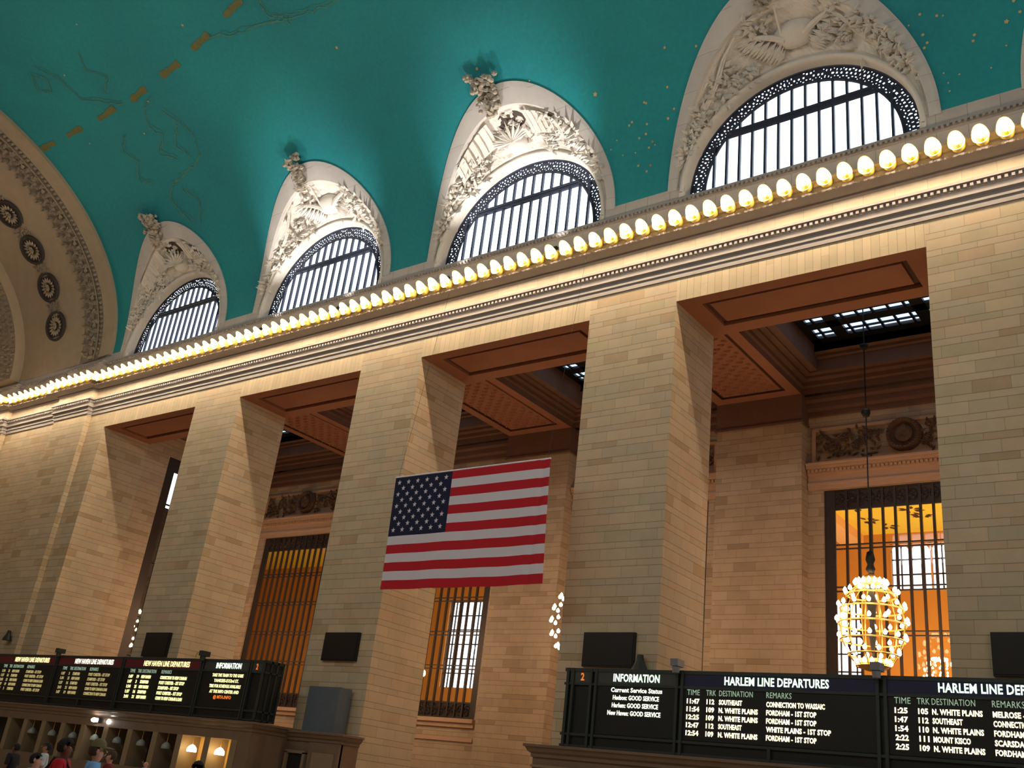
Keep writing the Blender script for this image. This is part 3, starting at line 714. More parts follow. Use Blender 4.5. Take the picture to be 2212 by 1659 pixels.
# cross beams and coffers
BL = ['leftmost', 'second', 'third', 'fourth', 'fifth']
for i, k in enumerate(range(0, 4)):
    t = empty('ceiling_beam', (14 * k + 11.9, 8.3, BZ), 'panelled cross beam running back from the %s free standing pier to the gallery wall' % ['first', 'second', 'third', 'fourth'][i], 'ceiling beam')
    x0, x1 = 14 * k + 9.6, 14 * k + 14.2; sm = MB(); z = BZ
    frame(sm, x0, x1, 3.4, 13.3, x0 + .55, x1 - .55, 4.3, 12.5, z, z); frame(sm, x0 + .55, x1 - .55, 4.3, 12.5, x0 + .55, x1 - .55, 4.3, 12.5, z, z + .12, 1)  # sunk edge of the panel darkened, shade put into the colour
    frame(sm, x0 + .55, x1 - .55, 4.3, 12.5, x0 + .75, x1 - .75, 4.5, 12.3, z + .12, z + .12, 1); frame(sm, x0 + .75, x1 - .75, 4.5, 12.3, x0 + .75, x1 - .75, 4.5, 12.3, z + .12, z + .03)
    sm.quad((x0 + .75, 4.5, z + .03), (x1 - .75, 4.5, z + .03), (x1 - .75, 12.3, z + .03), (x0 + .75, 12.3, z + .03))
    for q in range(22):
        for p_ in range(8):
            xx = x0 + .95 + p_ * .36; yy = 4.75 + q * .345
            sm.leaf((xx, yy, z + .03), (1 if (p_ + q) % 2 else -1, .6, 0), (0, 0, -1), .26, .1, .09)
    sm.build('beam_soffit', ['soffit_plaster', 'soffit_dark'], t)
glass('skylight_glass', (.36, .44, .56, 1), .05)
for k in range(0, 4):
    xc, yc = 14 * k + 4.9, 8.4
    t = empty('ceiling_coffer', (xc, yc, BZ), ['far left', 'left middle', 'right middle', 'far right'][k] + ' stepped ceiling coffer around a gridded skylight in the gallery', 'coffer')
    lv = [(4.72, 4.95, BZ), (4.72, 4.95, BZ + .35), (4.6, 4.8, BZ + .4), (4.6, 4.8, BZ + .62), (4.35, 4.5, BZ + .66), (4.35, 4.5, BZ + .8)]
    lv2 = [(4.35, 4.5, BZ + .8), (4.05, 4.2, BZ + .82), (4.05, 4.2, BZ + 1.5), (3.92, 4.05, BZ + 1.55), (3.92, 4.05, BZ + 1.7), (3.7, 3.8, BZ + 1.74), (3.7, 3.8, BZ + 2.2)]
    for nm, L_, mt_ in (('coffer_lower', lv, 'coffer_plaster'), ('coffer_upper', lv2, 'coffer_plaster')):
        sm = MB()
        for (a, b_, z), (a2, b2, z2) in zip(L_, L_[1:]): frame(sm, xc - a, xc + a, yc - b_, yc + b_, xc - a2, xc + a2, yc - b2, yc + b2, z, z2)
        sm.build(nm, mt_, t)
    z = BZ + 2.15; sk = MB()
    sk.box(xc - 3.7, xc + 3.7, yc - 3.8, yc - 3.35, z, z + .12); sk.box(xc - 3.7, xc + 3.7, yc + 3.35, yc + 3.8, z, z + .12); sk.box(xc - 3.7, xc - 3.2, yc - 3.8, yc + 3.8, z, z + .12); sk.box(xc + 3.2, xc + 3.7, yc - 3.8, yc + 3.8, z, z + .12)
    for q in (-1, 1):
        sk.box(xc + q * 2.0 - .3, xc + q * 2.0 + .3, yc - 3.4, yc + 3.4, z - .02, z + .12); sk.box(xc - 3.3, xc + 3.3, yc + q * 1.9 - .32, yc + q * 1.9 + .32, z - .02, z + .12)
    for q in range(-4, 5): sk.box(xc + q * .72 - .06, xc + q * .72 + .06, yc - 3.4, yc + 3.4, z + .02, z + .1)
    for q in range(-6, 7): sk.box(xc - 3.3, xc + 3.3, yc + q * .56 - .05, yc + q * .56 + .05, z + .02, z + .1)
    sk.build('skylight_grid', 'dark_metal', t)
    gp = MB(); gp.quad((xc - 3.7, yc - 3.8, z + .14), (xc + 3.7, yc - 3.8, z + .14), (xc + 3.7, yc + 3.8, z + .14), (xc - 3.7, yc + 3.8, z + .14)); gp.build('glass_pane', 'skylight_glass', t)
# roof slabs over beams, and the closing walls at both ends of the gallery
mb = MB()
for k in range(-1, 5): mb.box(max(-.6, 14 * k + 8.55), 14 * k + 15.25, 3.5, WW + .6, BZ + .9, BZ + 2.6)
mb.box(-.6, 70, 3.45, 4.6, BZ + 1.75, BZ + 2.6); mb.box(-.6, 70, 12.2, WW + .6, BZ + 1.75, BZ + 2.6)
mb.box(-.6, 1.3, 3.4, WW + .6, BZ + .05, BZ + .9); 
struct(mb.build('ceiling_gallery', 'coffer_plaster'))
ew = MB(); X = 0.0
ew.box(X - .5, X, 3.5, 5.3, 0, BZ + .3); ew.box(X - .5, X, 9.6, WW + .5, 0, BZ + .3); ew.box(X - .5, X, 5.3, 9.6, 20.85, BZ + .3); ew.box(X - .5, X, 5.3, 9.6, 0, 5.3)
struct(ew.build('wall_gallery_west', 'gallery_stone'))
struct(MB().box(65.8, 66.4, 3.5, WW + .5, 0, BZ + .3).build('wall_gallery_east', 'gallery_stone'))
w = bpy.data.objects.new('window_10', None); COL.objects.link(w); w.location = (X, 7.4, 5.3); struct(w)
mb = MB(); mb.box(X - .25, X - .12, 5.3, 6.0, 5.3, 20.85); mb.box(X - .25, X - .12, 9.1, 9.6, 5.3, 20.85); mb.box(X - .25, X - .12, 6.0, 9.1, 19.9, 20.85)
for q in range(1, 5): mb.box(X - .28, X - .16, 6.0 + q * .62 - .05, 6.0 + q * .62 + .05, 5.3, 20)
for z in (17.6, 17.3, 13.6, 10, 7.5): mb.box(X - .28, X - .16, 6.0, 9.1, z - .05, z + .05)
mb.build('window_frame', 'window_bronze', w)
MB().box(X - .45, X - .40, 5.3, 9.6, 5.3, 17.3).build('dark_pane', 'dark_glass', w)
mb = MB(); mb.box(X - .5, X - .46, 5.3, 9.6, 5.3, 17.2); mb.build('dark_backing', 'booth_dark', w)  # dark sheet added behind the pane for the unlit space beyond
mb = MB(); mb.box(X - .45, X - .4, 5.3, 9.6, 17.3, 20.85); mb.build('glass_pane', 'pane_glass', w)

# ------------------------------------------------------------------ hall beyond the gallery windows
def pane_window(idx, x0, x1, z0, z1, y, arched, nx, nz):
    w = bpy.data.objects.new('window_%d' % idx, None); COL.objects.link(w); w.location = ((x0 + x1) / 2, y, z0); struct(w)
    mb = MB()
    for q in range(nx + 1): x = x0 + (x1 - x0) * q / nx; mb.box(x - .04, x + .04, y - .05, y + .05, z0, z1)
    for q in range(nz + 1): z = z0 + (z1 - z0) * q / nz; mb.box(x0, x1, y - .05, y + .05, z - .04, z + .04)
    mb.build('window_grid', 'window_bronze', w)
    MB().box(x0, x1, y + .06, y + .09, z0, z1).build('glass_pane', 'pane_glass', w)
HY = 30.0
holes = [(41.4, 46.2, 16.1, 18.9), (37.2, 39.6, 9.0, 15.4), (6.0, 11.4, 9.2, 16.0)]
zz = 0; mb = MB()
xsb = [-22] + sum([[a, b_] for a, b_, _, _ in sorted(holes)], []) + [70]
srt = sorted(holes)
prev = -22
for a, b_, z0, z1 in srt:
    mb.box(prev, a, HY, HY + .5, 0, 19.6); mb.box(a, b_, HY, HY + .5, 0, z0); mb.box(a, b_, HY, HY + .5, z1, 19.6); prev = b_
mb.box(prev, 70, HY, HY + .5, 0, 19.6)
# rounded heads for the four lights of the upper window
for q in range(4):
    cx = 41.4 + 1.2 * (q + .5)
    N = 8
    for j in range(N):
        a0, a1 = pi * j / N, pi * (j + 1) / N
        mb.quad((cx + .56 * cos(a0), HY, 18.3 + .56 * sin(a0)), (cx + .56 * cos(a1), HY, 18.3 + .56 * sin(a1)), (cx + .6 * (1 if a1 <= pi / 2 + .01 else -1), HY, 18.95), (cx + .6 * (1 if a0 < pi / 2 - .01 else -1), HY, 18.95))
    mb.box(cx - .62, cx - .54, HY - .05, HY + .1, 16.1, 18.4)
mb.box(-22.5, -22, WW + .55, HY + .5, 0, 19.6); mb.box(70, 70.5, WW + .55, HY + .5, 0, 19.6)
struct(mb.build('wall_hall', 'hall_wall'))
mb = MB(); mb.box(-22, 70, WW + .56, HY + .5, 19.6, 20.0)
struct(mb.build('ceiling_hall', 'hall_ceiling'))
sm = MB(); rr = random.Random(5)
for cx, cy in ((41.0, 22.5), (41.2, 24.3), (41.1, 26.9), (41.8, 28.3), (44.0, 25.4), (44.3, 26.6)):
    for q in range(9): a = rr.uniform(0, 6.28); sm.leaf((cx + .2 * cos(a), cy + .2 * sin(a), 19.58), (cos(a), sin(a), 0), (0, 0, -1), rr.uniform(.3, .6), .12, .03)
struct(sm.build('hall_ceiling_stencil', 'soffit_dark'))
for x in (-3.6, 10.4, 24.4, 38.4):
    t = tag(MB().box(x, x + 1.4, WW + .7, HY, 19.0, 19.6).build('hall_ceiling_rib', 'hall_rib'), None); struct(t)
pane_window(11, 41.4, 46.2, 16.1, 18.9, HY + .25, True, 8, 3)
pane_window(12, 37.2, 39.6, 9.0, 15.4, HY + .25, False, 5, 6)
pane_window(13, 6.0, 11.4, 9.2, 16.0, HY + .25, False, 9, 6)
for x, e in ((-8, 260), (12, 430), (30, 430), (47, 1150), (62, 850)):  # unseen fill lights added low in the hall to brighten ceiling and wall
    area('hall_ceiling_fill', (x, 22, 4.0), (0, 0, 1), 6, 6, e, (1.0, .78, .42))
    area('hall_wall_fill', (x, 17.5, 3.0), (0, 1, .7), 6, 3, e * .35, (1.0, .76, .40))

# ------------------------------------------------------------------ chandeliers
def chandelier(loc, label, group=None, glow=True):
    t = empty('chandelier', loc, label, 'chandelier', group)
    x, y, z = loc
    f = MB()
    TI = [(1.55, .62, 18), (1.18, 1.02, 13), (.62, 1.28, 14), (.02, 1.36, 14), (-.62, 1.28, 14), (-1.18, 1.0, 12), (-1.62, .66, 14)]
    for dz, r, n_ in TI: f.tube([(x + r * .96 * cos(2 * pi * j / 24), y + r * .96 * sin(2 * pi * j / 24), z + dz - .16) for j in range(25)], .035, 5)
    for j in range(12):
        a = 2 * pi * j / 12; f.tube([(x + r * .93 * cos(a), y + r * .93 * sin(a), z + dz - .16) for dz, r, n_ in TI], .025, 4)
    f.lathe([(0, 1.95), (.12, 1.9), (.34, 1.74), (.42, 1.6), (.36, 1.5), (.1, 1.45)], loc, 16); f.build('gilt_frame', 'gilt', t, smooth=True)
    bwl = MB(); bwl.lathe([(.5, -1.5), (.66, -1.62), (.56, -1.8), (.3, -1.92), (0, -1.98)], loc, 20); bwl.build('gilt_bowl', 'gilt', t, smooth=True)
    f = MB(); f.lathe([(.03, -1.4), (.08, -1.1), (.16, -.6), (.1, -.1), (.18, .4), (.22, .8), (.1, 1.2), (.06, 1.6)], loc, 10); f.build('centre_stem', 'dark_metal', t, smooth=True)
    me = MB().lathe([(0, -.09), (.055, -.07), (.085, -.01), (.075, .04), (.035, .10), (0, .14)], (0, 0, 0), 8)
    b0 = None
    for dz, r, n_ in TI:
        for j in range(n_):
            a = 2 * pi * (j + .5 * (n_ % 2)) / n_
            if b0 is None: b0 = me.build('bulb', 'chandelier_bulb', None, smooth=True); o = b0
            else: o = b0.copy(); COL.objects.link(o)
            o.parent = t; o.location = (r * cos(a), r * sin(a), dz)
    c = MB(); c.tube([(x, y, z + 1.9), (x, y, z + 14.6)], .03, 5); c.build('hanging_chain', 'dark_metal', t)
    for pr_ in ([(0, 9.22), (.16, 9.15), (.2, 9.0), (.14, 8.85), (0, 8.78)], [(0, 12.4), (.2, 12.3), (.12, 12.1), (0, 12.0)]): MB().lathe(pr_, loc, 10).build('chain_finial', 'dark_metal', t, smooth=True)
    fi = MB(); fi.lathe([(0, 2.9), (.14, 2.8), (.2, 2.5), (.12, 2.3), (.2, 2.1), (.05, 1.9)], loc, 10)
    fi.build('chain_finial', 'dark_metal', t, smooth=True)
    return t
CH3 = chandelier((46.85, 8.6, 9.78), 'round tiered chandelier of glowing bulbs hanging in the right bay')
for x, lab in ((32.9, 'chandelier mostly hidden behind the pier right of the flag, only its left bulbs showing'), (18.9, 'chandelier hidden behind the pier under the flag'), (4.9, 'chandelier hidden behind the second pier from the left')):
    c = copy_tree(CH3); c.location = (x, 8.6, 9.78); c['label'] = lab
c = copy_tree(CH3); c.location = (45.1, 25.5, 10.2); c.scale = (.62, .62, .62); c['label'] = 'dimmer chandelier seen through the glass of the right gallery window'
CHB = c
# small sconce on the back of the pier under the flag
t = empty('wall_sconce', (27.35, 3.5, 6.5), 'single bulb sconce behind the pier, left of the orange window under the flag', 'lamp')
MB().tube([(27.35, 3.5, 6.9), (27.35, 4.1, 6.95), (27.35, 4.2, 6.75)], .04, 6).build('sconce_arm', 'gilt', t)
MB().ball((27.35, 4.2, 6.6), .11, .11, .15, 10, 8).build('bulb', 'lamp_glow', t, smooth=True)

# ------------------------------------------------------------------ screens on the piers
SL = ['second pier from the left', 'pier under the flag', 'pier right of the flag', 'rightmost pier']
for k in range(4):
    xa = 14 * k + (10.95 if k < 2 else 10.95)
    t = empty('wall_screen', (xa + 1.1, -.05, 7.0), 'blank black screen mounted on the front of the %s' % SL[k], 'screen')
    MB().box(xa, xa + 2.18, -.14, -.0, 6.42, 7.66).build('screen_case', 'dark_metal', t)
    MB().box(xa + .05, xa + 2.13, -.16, -.14, 6.47, 7.61).build('screen_panel', 'screen_black', t)
def speaker(x, y, z, lab):
    t = empty('loudspeaker', (x, y, z), lab, 'loudspeaker')
    mb = MB(); mb.grid([[(x + r * cos(a), y - .22 + r * sin(a) * .8, z + h) for r, h in ((0, .62), (.12, .6), (.16, .4), (.3, .12), (.34, 0), (0, 0))] for a in [2 * pi * j / 10 for j in range(10)]], closed_u=True); mb.build('horn', 'dark_metal', t)
    MB().box(x - .05, x + .05, y - .2, y, z + .2, z + .3).build('bracket', 'dark_metal', t)
speaker(41.45, 0, 6.25, 'dark loudspeaker on the pier just above the information panel')
speaker(-2.95, -.35, 7.1, 'dark loudspeaker on the wall pier at the left edge')

# ------------------------------------------------------------------ departure boards
YB = -2.65
def board(x0, x1, name_label, panels, posts, thick=1.0):
    t = empty('departure_board', ((x0 + x1) / 2, YB, 3.45), name_label, 'departure board')
    mb = MB(); mb.box(x0, x1, YB + .04, YB + thick, 3.45, 5.93); mb.build('board_case', 'board_black', t)
    fr = MB()
    for z0, z1 in ((5.86, 5.97), (5.42, 5.50), (3.80, 3.88), (3.45, 3.52)): fr.box(x0, x1, YB - .03, YB + .05, z0, z1)
    for z0, z1 in ((5.86, 5.97), (5.42, 5.50), (3.80, 3.88), (3.45, 3.52)):
        for xx in (x0 - .04, x1): fr.box(xx, xx + .04, YB, YB + thick, z0, z1)
    fr.build('board_rails', 'board_frame', t)
    for p in posts: MB().box(p - .045, p + .045, YB - .06, YB + .05, 3.45, 3.84 if p in (47.3, 53.9, 10.4, 16.8) else 5.97).build('board_post', 'board_frame', t)
    for xx in (x0 + .02, x1 - .02):
        for yy in (YB + .33, YB + .66, YB + thick): MB().box(xx - .06, xx + .06, yy - .04, yy + .04, 3.45, 5.97).build('board_post', 'board_frame', t)
    for (a, b_, mat, title, ta, tb, tcol) in panels:
        h = MB().box(a, b_, YB - .01, YB + .05, 5.50, 5.86).build('header_panel', mat, t)
        if title: text_mesh(title, ta, YB - .02, 5.575, .34, tcol, h, bold=.008, width=tb - ta)
    return t
RB = board(40.0, 57.3, 'dark board with a blue band, listing departures, at the right behind the counter', [
    (40.2, 41.0, 'header_grey', '2', 40.62, 40.76, 'sign_orange'),
    (41.25, 44.2, 'header_grey', 'INFORMATION', 41.9, 43.61, 'sign_header'), (44.45, 50.42, 'header_blue', 'HARLEM LINE DEPARTURES', 45.85, 49.09, 'sign_header'),
    (50.7, 57.2, 'header_blue', 'HARLEM LINE DEPARTURES', 52.07, 55.31, 'sign_header')], (40.12, 40.32, 41.04, 41.24, 44.24, 44.43, 47.3, 50.46, 50.67, 53.9, 57.2))
def rows(t, xt, xk, xd, xr, data, mats, zlab=5.24, z0=4.99, dz=.235, sc=1.0, nm='display_panel', a=0, b_=0):
    pn = MB().box(a, b_, YB + .0, YB + .045, 3.9, 5.42).build(nm, 'board_black', t)
    for s_, x, w_ in (('TIME', xt, .5), ('TRK', xk, .38), ('DEST.' if False else 'DESTINATION', xd, 1.27), ('REMARKS', xr, .9)): text_mesh(s_, x, YB - .01, zlab, .24, 'sign_label', pn, width=w_ * sc)
    for i, (tm, tk, de, re_) in enumerate(data):
        z = z0 - dz * i; mt = mats[i % len(mats)]
        for s_, x, cw in ((tm, xt, .1), (tk, xk + .02, .1), (de, xd, .0975), (re_, xr, .0975)):
            text_mesh(s_, x, YB - .01, z, .20, mt, pn, bold=.007, width=max(.08, cw * len(s_) * sc))
rows(RB, 44.6, 45.25, 45.68, 47.2, [('11:47', '112', 'SOUTHEAST', 'CONNECTION TO WASSAIC'), ('11:54', '109', 'N. WHITE PLAINS', 'FORDHAM - 1ST STOP'), ('12:25', '109', 'N. WHITE PLAINS', 'FORDHAM - 1ST STOP'), ('12:47', '112', 'SOUTHEAST', 'WHITE PLAINS - 1ST STOP'), ('12:54', '109', 'N. WHITE PLAINS', 'FORDHAM - 1ST STOP')], ['sign_amber'], sc=.86, a=44.45, b_=50.42)
rows(RB, 50.9, 51.5, 51.88, 53.38, [('1:25', '105', 'N. WHITE PLAINS', 'MELROSE - 1ST STOP'), ('1:47', '112', 'SOUTHEAST', 'CONNECTION TO WASSAIC'), ('1:54', '110', 'N. WHITE PLAINS', 'FORDHAM - 1ST STOP'), ('2:22', '111', 'MOUNT KISCO', 'SCARSDALE - 1ST STOP'), ('2:25', '109', 'N. WHITE PLAINS', 'FORDHAM - 1ST STOP')], ['sign_amber'], sc=.86, a=50.7, b_=57.2)
pn = MB().box(41.25, 44.2, YB, YB + .045, 3.9, 5.42).build('display_panel', 'board_black', RB)
for i, (s_, a, b_) in enumerate([('Current Service Status', 41.83, 43.72), ('Hudson: GOOD SERVICE', 41.92, 43.62), ('Harlem: GOOD SERVICE', 41.9, 43.6), ('New Haven: GOOD SERVICE', 41.75, 43.7)]):
    text_mesh(s_, a, YB - .01, 5.24 - .24 * i, .20, 'sign_white', pn, bold=.005, width=b_ - a)
LBD = board(-7.0, 24.35, 'dark board with maroon bands, listing departures, at the left above the ticket windows', [
    (.95, 7.2, 'header_maroon', 'NEW HAVEN LINE DEPARTURES', 2.94, 6.56, 'sign_yellow'), (7.55, 13.4, 'header_maroon', 'NEW HAVEN LINE DEPARTURES', 9.13, 12.68, 'sign_white'), (-5.4, .8, 'header_maroon', 'NEW HAVEN LINE DEPARTURES', -3.4, .2, 'sign_yellow'),
    (13.75, 19.75, 'header_maroon', 'NEW HAVEN LINE DEPARTURES', 15.32, 18.97, 'sign_yellow'), (20.1, 23.2, 'header_grey', 'INFORMATION', 20.96, 22.73, 'sign_header'),
    (23.5, 24.2, 'header_grey', '2', 23.75, 23.87, 'sign_orange')], (.86, 7.28, 7.44, 10.4, 13.5, 13.66, 16.8, 19.85, 20.0, 23.3, 23.45, 24.25))
D1 = [('1:07', '19', 'NEW HAVEN', 'CONNECTION TO NEW CANAAN'), ('1:07', '3', 'STAMFORD', 'PORT CHESTER - 1ST STOP'), ('1:34', '25', 'NEW HAVEN', 'STAMFORD - 1ST STOP'), ('1:37', '16', 'STAMFORD', 'PORT CHESTER - 1ST STOP'), ('2:01', '21', 'NEW HAVEN', 'CONN TO NEW CANAAN & DAN')]
rows(LBD, 14.3, 14.95, 15.35, 16.9, D1, ['sign_yellow'], sc=.88, a=13.75, b_=19.75)
rows(LBD, 8.1, 8.8, 9.2, 10.7, D1[1:] + D1[:1], ['sign_dim'], sc=.86, a=7.55, b_=13.4)
rows(LBD, 1.85, 2.5, 2.95, 4.45, D1[2:] + D1[:2], ['sign_dim'], sc=.86, a=.95, b_=7.2)
pn = MB().box(20.1, 23.2, YB, YB + .045, 3.9, 5.42).build('display_panel', 'board_black', LBD)
for i, (s_, a, b_, mt) in enumerate([('TAKE THE TRAIN TO THE GAME', 20.81, 22.99, 'sign_yellow'), ('YANKEES-E153rd ST.', 21.0, 22.75, 'sign_yellow'), ('TIME FOR SCHEDULE AVAILABLE', 20.75, 22.95, 'sign_yellow'), ('AT THE INFO CENTER AND', 20.85, 22.9, 'sign_yellow'), ('@ MTA.INFO', 21.2, 22.45, 'sign_orange')]):
    text_mesh(s_, a, YB - .01, 5.21 - .235 * i, .19, mt, pn, bold=.005, width=b_ - a)
# little cameras clamped to the board tops
def cctv(x, y, z, lab, col='camera_grey'):
    t = empty('security_camera', (x, y, z), lab, 'camera')
    MB().box(x - .13, x + .13, y - .25, y + .2, z + .1, z + .32).build('camera_body', col, t); MB().box(x - .04, x + .04, y - .04, y + .04, z, z + .12).build('camera_mount', 'dark_metal', t)
    MB().lathe([(.03, 0), (.11, .02), (.13, .2), (.02, .24)], (x, y - .1, z - .12), 10).build('camera_dome', col, t)
cctv(44.27, YB - .1, 5.97, 'grey camera on top of the post left of the blue header')
cctv(50.5, YB - .1, 5.97, 'dark camera with pale cone between the two blue headers')
cctv(7.6, YB - .1, 5.97, 'small camera with a looped cable between the first two maroon headers', 'board_frame')
cctv(20.05, YB - .1, 5.97, 'small camera with a looped cable left of the left information header', 'board_frame')
for x in (7.25, 19.6):
    o = MB().tube([(x + .3, YB - .05, 5.95), (x + .2, YB - .1, 6.2), (x - .1, YB - .12, 6.22), (x - .25, YB - .1, 6.05), (x - .2, YB, 5.95)], .025, 5).build('loop_cable', 'gilt'); tag(o, 'looped cable above the maroon header ' + ('left' if x < 8 else 'right') + ' of the left board', 'cable')

# ------------------------------------------------------------------ ticket counters
plain('booth_lit_tone', (222, 176, 104), .7, noise=.1)  # warm light inside the booths put into the colour
def counter_cornice(mb, x0, x1, yf, z, left=True, right=True):
    prof = [(0, z - .42), (.05, z - .4), (.05, z - .3), (.14, z - .24), (.2, z - .12), (.26, z - .1), (.26, z - .02), (0, z)]
    A = [(x0 - (d if left else 0), yf - d, q) for d, q in prof]; B = [(x1 + (d if right else 0), yf - d, q) for d, q in prof]; mb.grid([A, B])
    if left: mb.grid([A, [(p[0], 0, p[2]) for p in A]])
    if right: mb.grid([B, [(p[0], 0, p[2]) for p in B]])
    mb.quad((x0, yf, z), (x1, yf, z), (x1, 0, z), (x0, 0, z))
ct = empty('ticket_counter', (5, -3, 0), 'long stone ticket counter under the left departure board, with a row of window bays', 'ticket counter')
mb = MB(); mb.box(-17.3, 24.75, -2.98, -.5, 3.0, 3.38); counter_cornice(mb, -17.3, 24.75, -3.0, 3.4); mb.box(23.9, 24.75, -3.0, -.5, 0, 3.0); mb.box(-17.3, 5, -3.0, -.5, 2.62, 3.0)
mb.box(5, 23.9, -3.0, -.5, 2.62, 3.0); mb.box(-17.3, 24.75, -3.05, -.5, 0, 1.05); mb.build('counter_body', 'counter_stone', ct)
MB().box(-17.3, 23.9, -2.0, -1.9, 1.05, 2.62).build('booth_back', 'booth_dark', ct)  # unlit booths: their darkness is put into the colour
POST = [4.9, 6.6, 8.4, 10.25, 12.1, 14.1, 16.1, 18.1, 19.95, 21.95]
for x in POST + [23.75]: MB().box(x - .2, x + .2, -3.02, -2.0, 1.05, 2.62).build('counter_post', 'counter_light', ct)
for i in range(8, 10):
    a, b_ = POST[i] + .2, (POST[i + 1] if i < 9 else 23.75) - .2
    m_ = MB(); m_.box(a, b_, -2.02, -1.98, 1.05, 2.62); m_.build('lit_tone_back', 'booth_lit_tone', ct)
    m_ = MB(); m_.box(a + .75, b_ - .25, -2.06, -2.02, 1.9, 2.3); m_.build('paper_notice', 'glass_globe', ct)
for i in range(9):
    xc = (POST[i] + POST[i + 1]) / 2 if i < 9 else 0
    lit = i >= 8
# hanging glass shades in the ticket windows
def shade(x, y, z, lab, lit, group=None):
    t = empty('hanging_shade', (x, y, z), lab, 'lamp', group)
    MB().lathe([(.03, .2), (.1, .17), (.2, .06), (.22, -.06), (.2, -.1), (.0, -.08)], (x, y, z), 14).build('glass_shade', 'lamp_glow' if lit else 'glass_globe', t, smooth=True)
    MB().tube([(x, y, z + .18), (x, y, 2.64)], .015, 4).build('shade_rod', 'gilt', t)
for i, x in enumerate([7.0, 9.0, 10.95, 12.9, 14.85, 16.8, 18.75]): shade(x, -2.75, 2.06, 'unlit glass shade hanging in a dark ticket window', False, 'unlit shades in the dark ticket windows')
shade(20.65, -2.75, 2.06, 'left of the two glowing shades in the lit ticket windows', True); shade(22.6, -2.75, 2.06, 'right of the two glowing shades in the lit ticket windows', True)
# glare lamp above the fourth bay
t = empty('counter_floodlight', (13.2, -3.2, 2.9), 'bright white floodlight under the counter cornice left of centre', 'lamp')
MB().box(12.95, 13.5, -3.16, -3.0, 2.78, 3.0).build('lamp_case', 'dark_metal', t); MB().ball((13.22, -3.22, 2.88), .26, .06, .1, 14, 8).build('lamp_lens', 'white_light', t, smooth=True)
MB().ball((14.15, -3.06, 2.86), .05, .05, .1, 8, 6).build('small_lens', 'white_light', t)
# stepped end section with a panelled window
ce = empty('counter_end', (26.4, -.8, 0), 'recessed stone end section of the counter with a dark framed window, below the grey cabinet', 'ticket counter')
mb = MB(); mb.box(24.75, 28.1, -1.0, -.0, 0, 3.3); counter_cornice(mb, 24.75, 28.1, -1.02, 3.32, left=False); mb.box(26.3, 28.1, -1.12, -.9, 0, 2.9); mb.build('counter_body', 'counter_stone', ce)
mb = MB()
for a, b_, z0, z1 in ((23.2, 23.35, 1.0, 2.45), (26.0, 26.15, 1.0, 2.45)): mb.box(a + .3 + 1.4, b_ + .3 + 1.4, -1.16, -1.0, z0, z1) if a < 24 else mb.box(a, b_, -1.16, -1.0, z0, z1)
mb.box(24.9, 26.15, -1.16, -1.0, 2.4, 2.52); mb.box(26.6, 27.9, -1.16, -1.1, .8, 2.5); mb.build('panel_moulding', 'counter_light', ce)
MB().box(25.05, 26.0, -1.05, -1.0, .9, 2.4).build('dark_window', 'booth_dark', ce)
t = tag(MB().box(25.35, 27.3, -.85, -.15, 3.33, 5.2).build('grey_cabinet', 'grey_panel'), 'blue grey cabinet on the counter between the left board and the pier', 'cabinet')
cr_ = empty('ticket_counter', (48, -3, 0), 'stone counter under the right departure board', 'ticket counter')
mb = MB(); mb.box(39.2, 60, -3.0, -.36, 0, 3.36); counter_cornice(mb, 39.2, 60, -3.02, 3.42, True, False); mb.build('counter_body', 'counter_stone', cr_)
MB().box(39.16, 60, -3.06, -3.0, 2.7, 2.78).build('counter_fillet', 'counter_light', cr_)

# ------------------------------------------------------------------ flag
t = empty('national_flag', (33.8, -1.95, 14.05), 'large red white and blue striped flag with white stars hanging between two piers', 'flag')
x0, x1, z0, z1 = 29.62, 37.98, 9.10, 14.06
def wave(x, z):
    u = (x - x0) / (x1 - x0); v = (z1 - z) / (z1 - z0)
    return -1.95 + .05 * sin(u * 9 + 1) * v + .05 * math.exp(-((u - .955 + .03 * v) / .02) ** 2) + .03 * sin(u * 23 + v * 3) * v
def fp(u, v, off=0):
    xl = x0 + .12 * v; xr = x1 - .08 + .22 * v; x = xl + (xr - xl) * u; z = z1 - (z1 - z0) * v - .08 * sin(pi * u) * v * .5
    return (x, wave(x, z) - off, z)
cl = MB(); NU, NV = 96, 52
for i in range(NU):
    for j in range(NV):
        st = j // 4; blue = i < NU * .39 and j < 28
        cl.quad(fp(i / NU, j / NV), fp((i + 1) / NU, j / NV), fp((i + 1) / NU, (j + 1) / NV), fp(i / NU, (j + 1) / NV), 2 if blue else st % 2)
cl.build('flag_cloth', ['flag_red', 'flag_white', 'flag_blue'], t, weld=True)
stf = MB()
for row in range(9):
    n_ = 6 if row % 2 == 0 else 5
    for q in range(n_):
        u = .39 * ((2 * q + 1) if n_ == 6 else (2 * q + 2)) / 12; v = (7 / 13) * (row + 1) / 10
        i = len(stf.v); c = Vector(fp(u, v, .015)); rr_ = .125
        for j in range(10): a = pi / 2 + pi * j / 5; r_ = rr_ if j % 2 == 0 else rr_ * .42; stf.v.append((c.x + r_ * cos(a), c.y, c.z + r_ * sin(a)))
        stf.v.append(tuple(c))
        for j in range(10): stf.f.append((i + j, i + (j + 1) % 10, i + 10)); stf.mi.append(0)
stf.build('star_field', 'flag_white', t)
hm = MB(); hm.tube([fp(u / 20, 0, -.01) for u in range(21)], .035, 6); hm.build('top_hem', 'flag_white', t)
for u in (.02, .98):
    p = fp(u, 0); MB().tube([p, (p[0], -.6, 24.02)], .008, 4).build('hanging_wire', 'dark_metal', t)

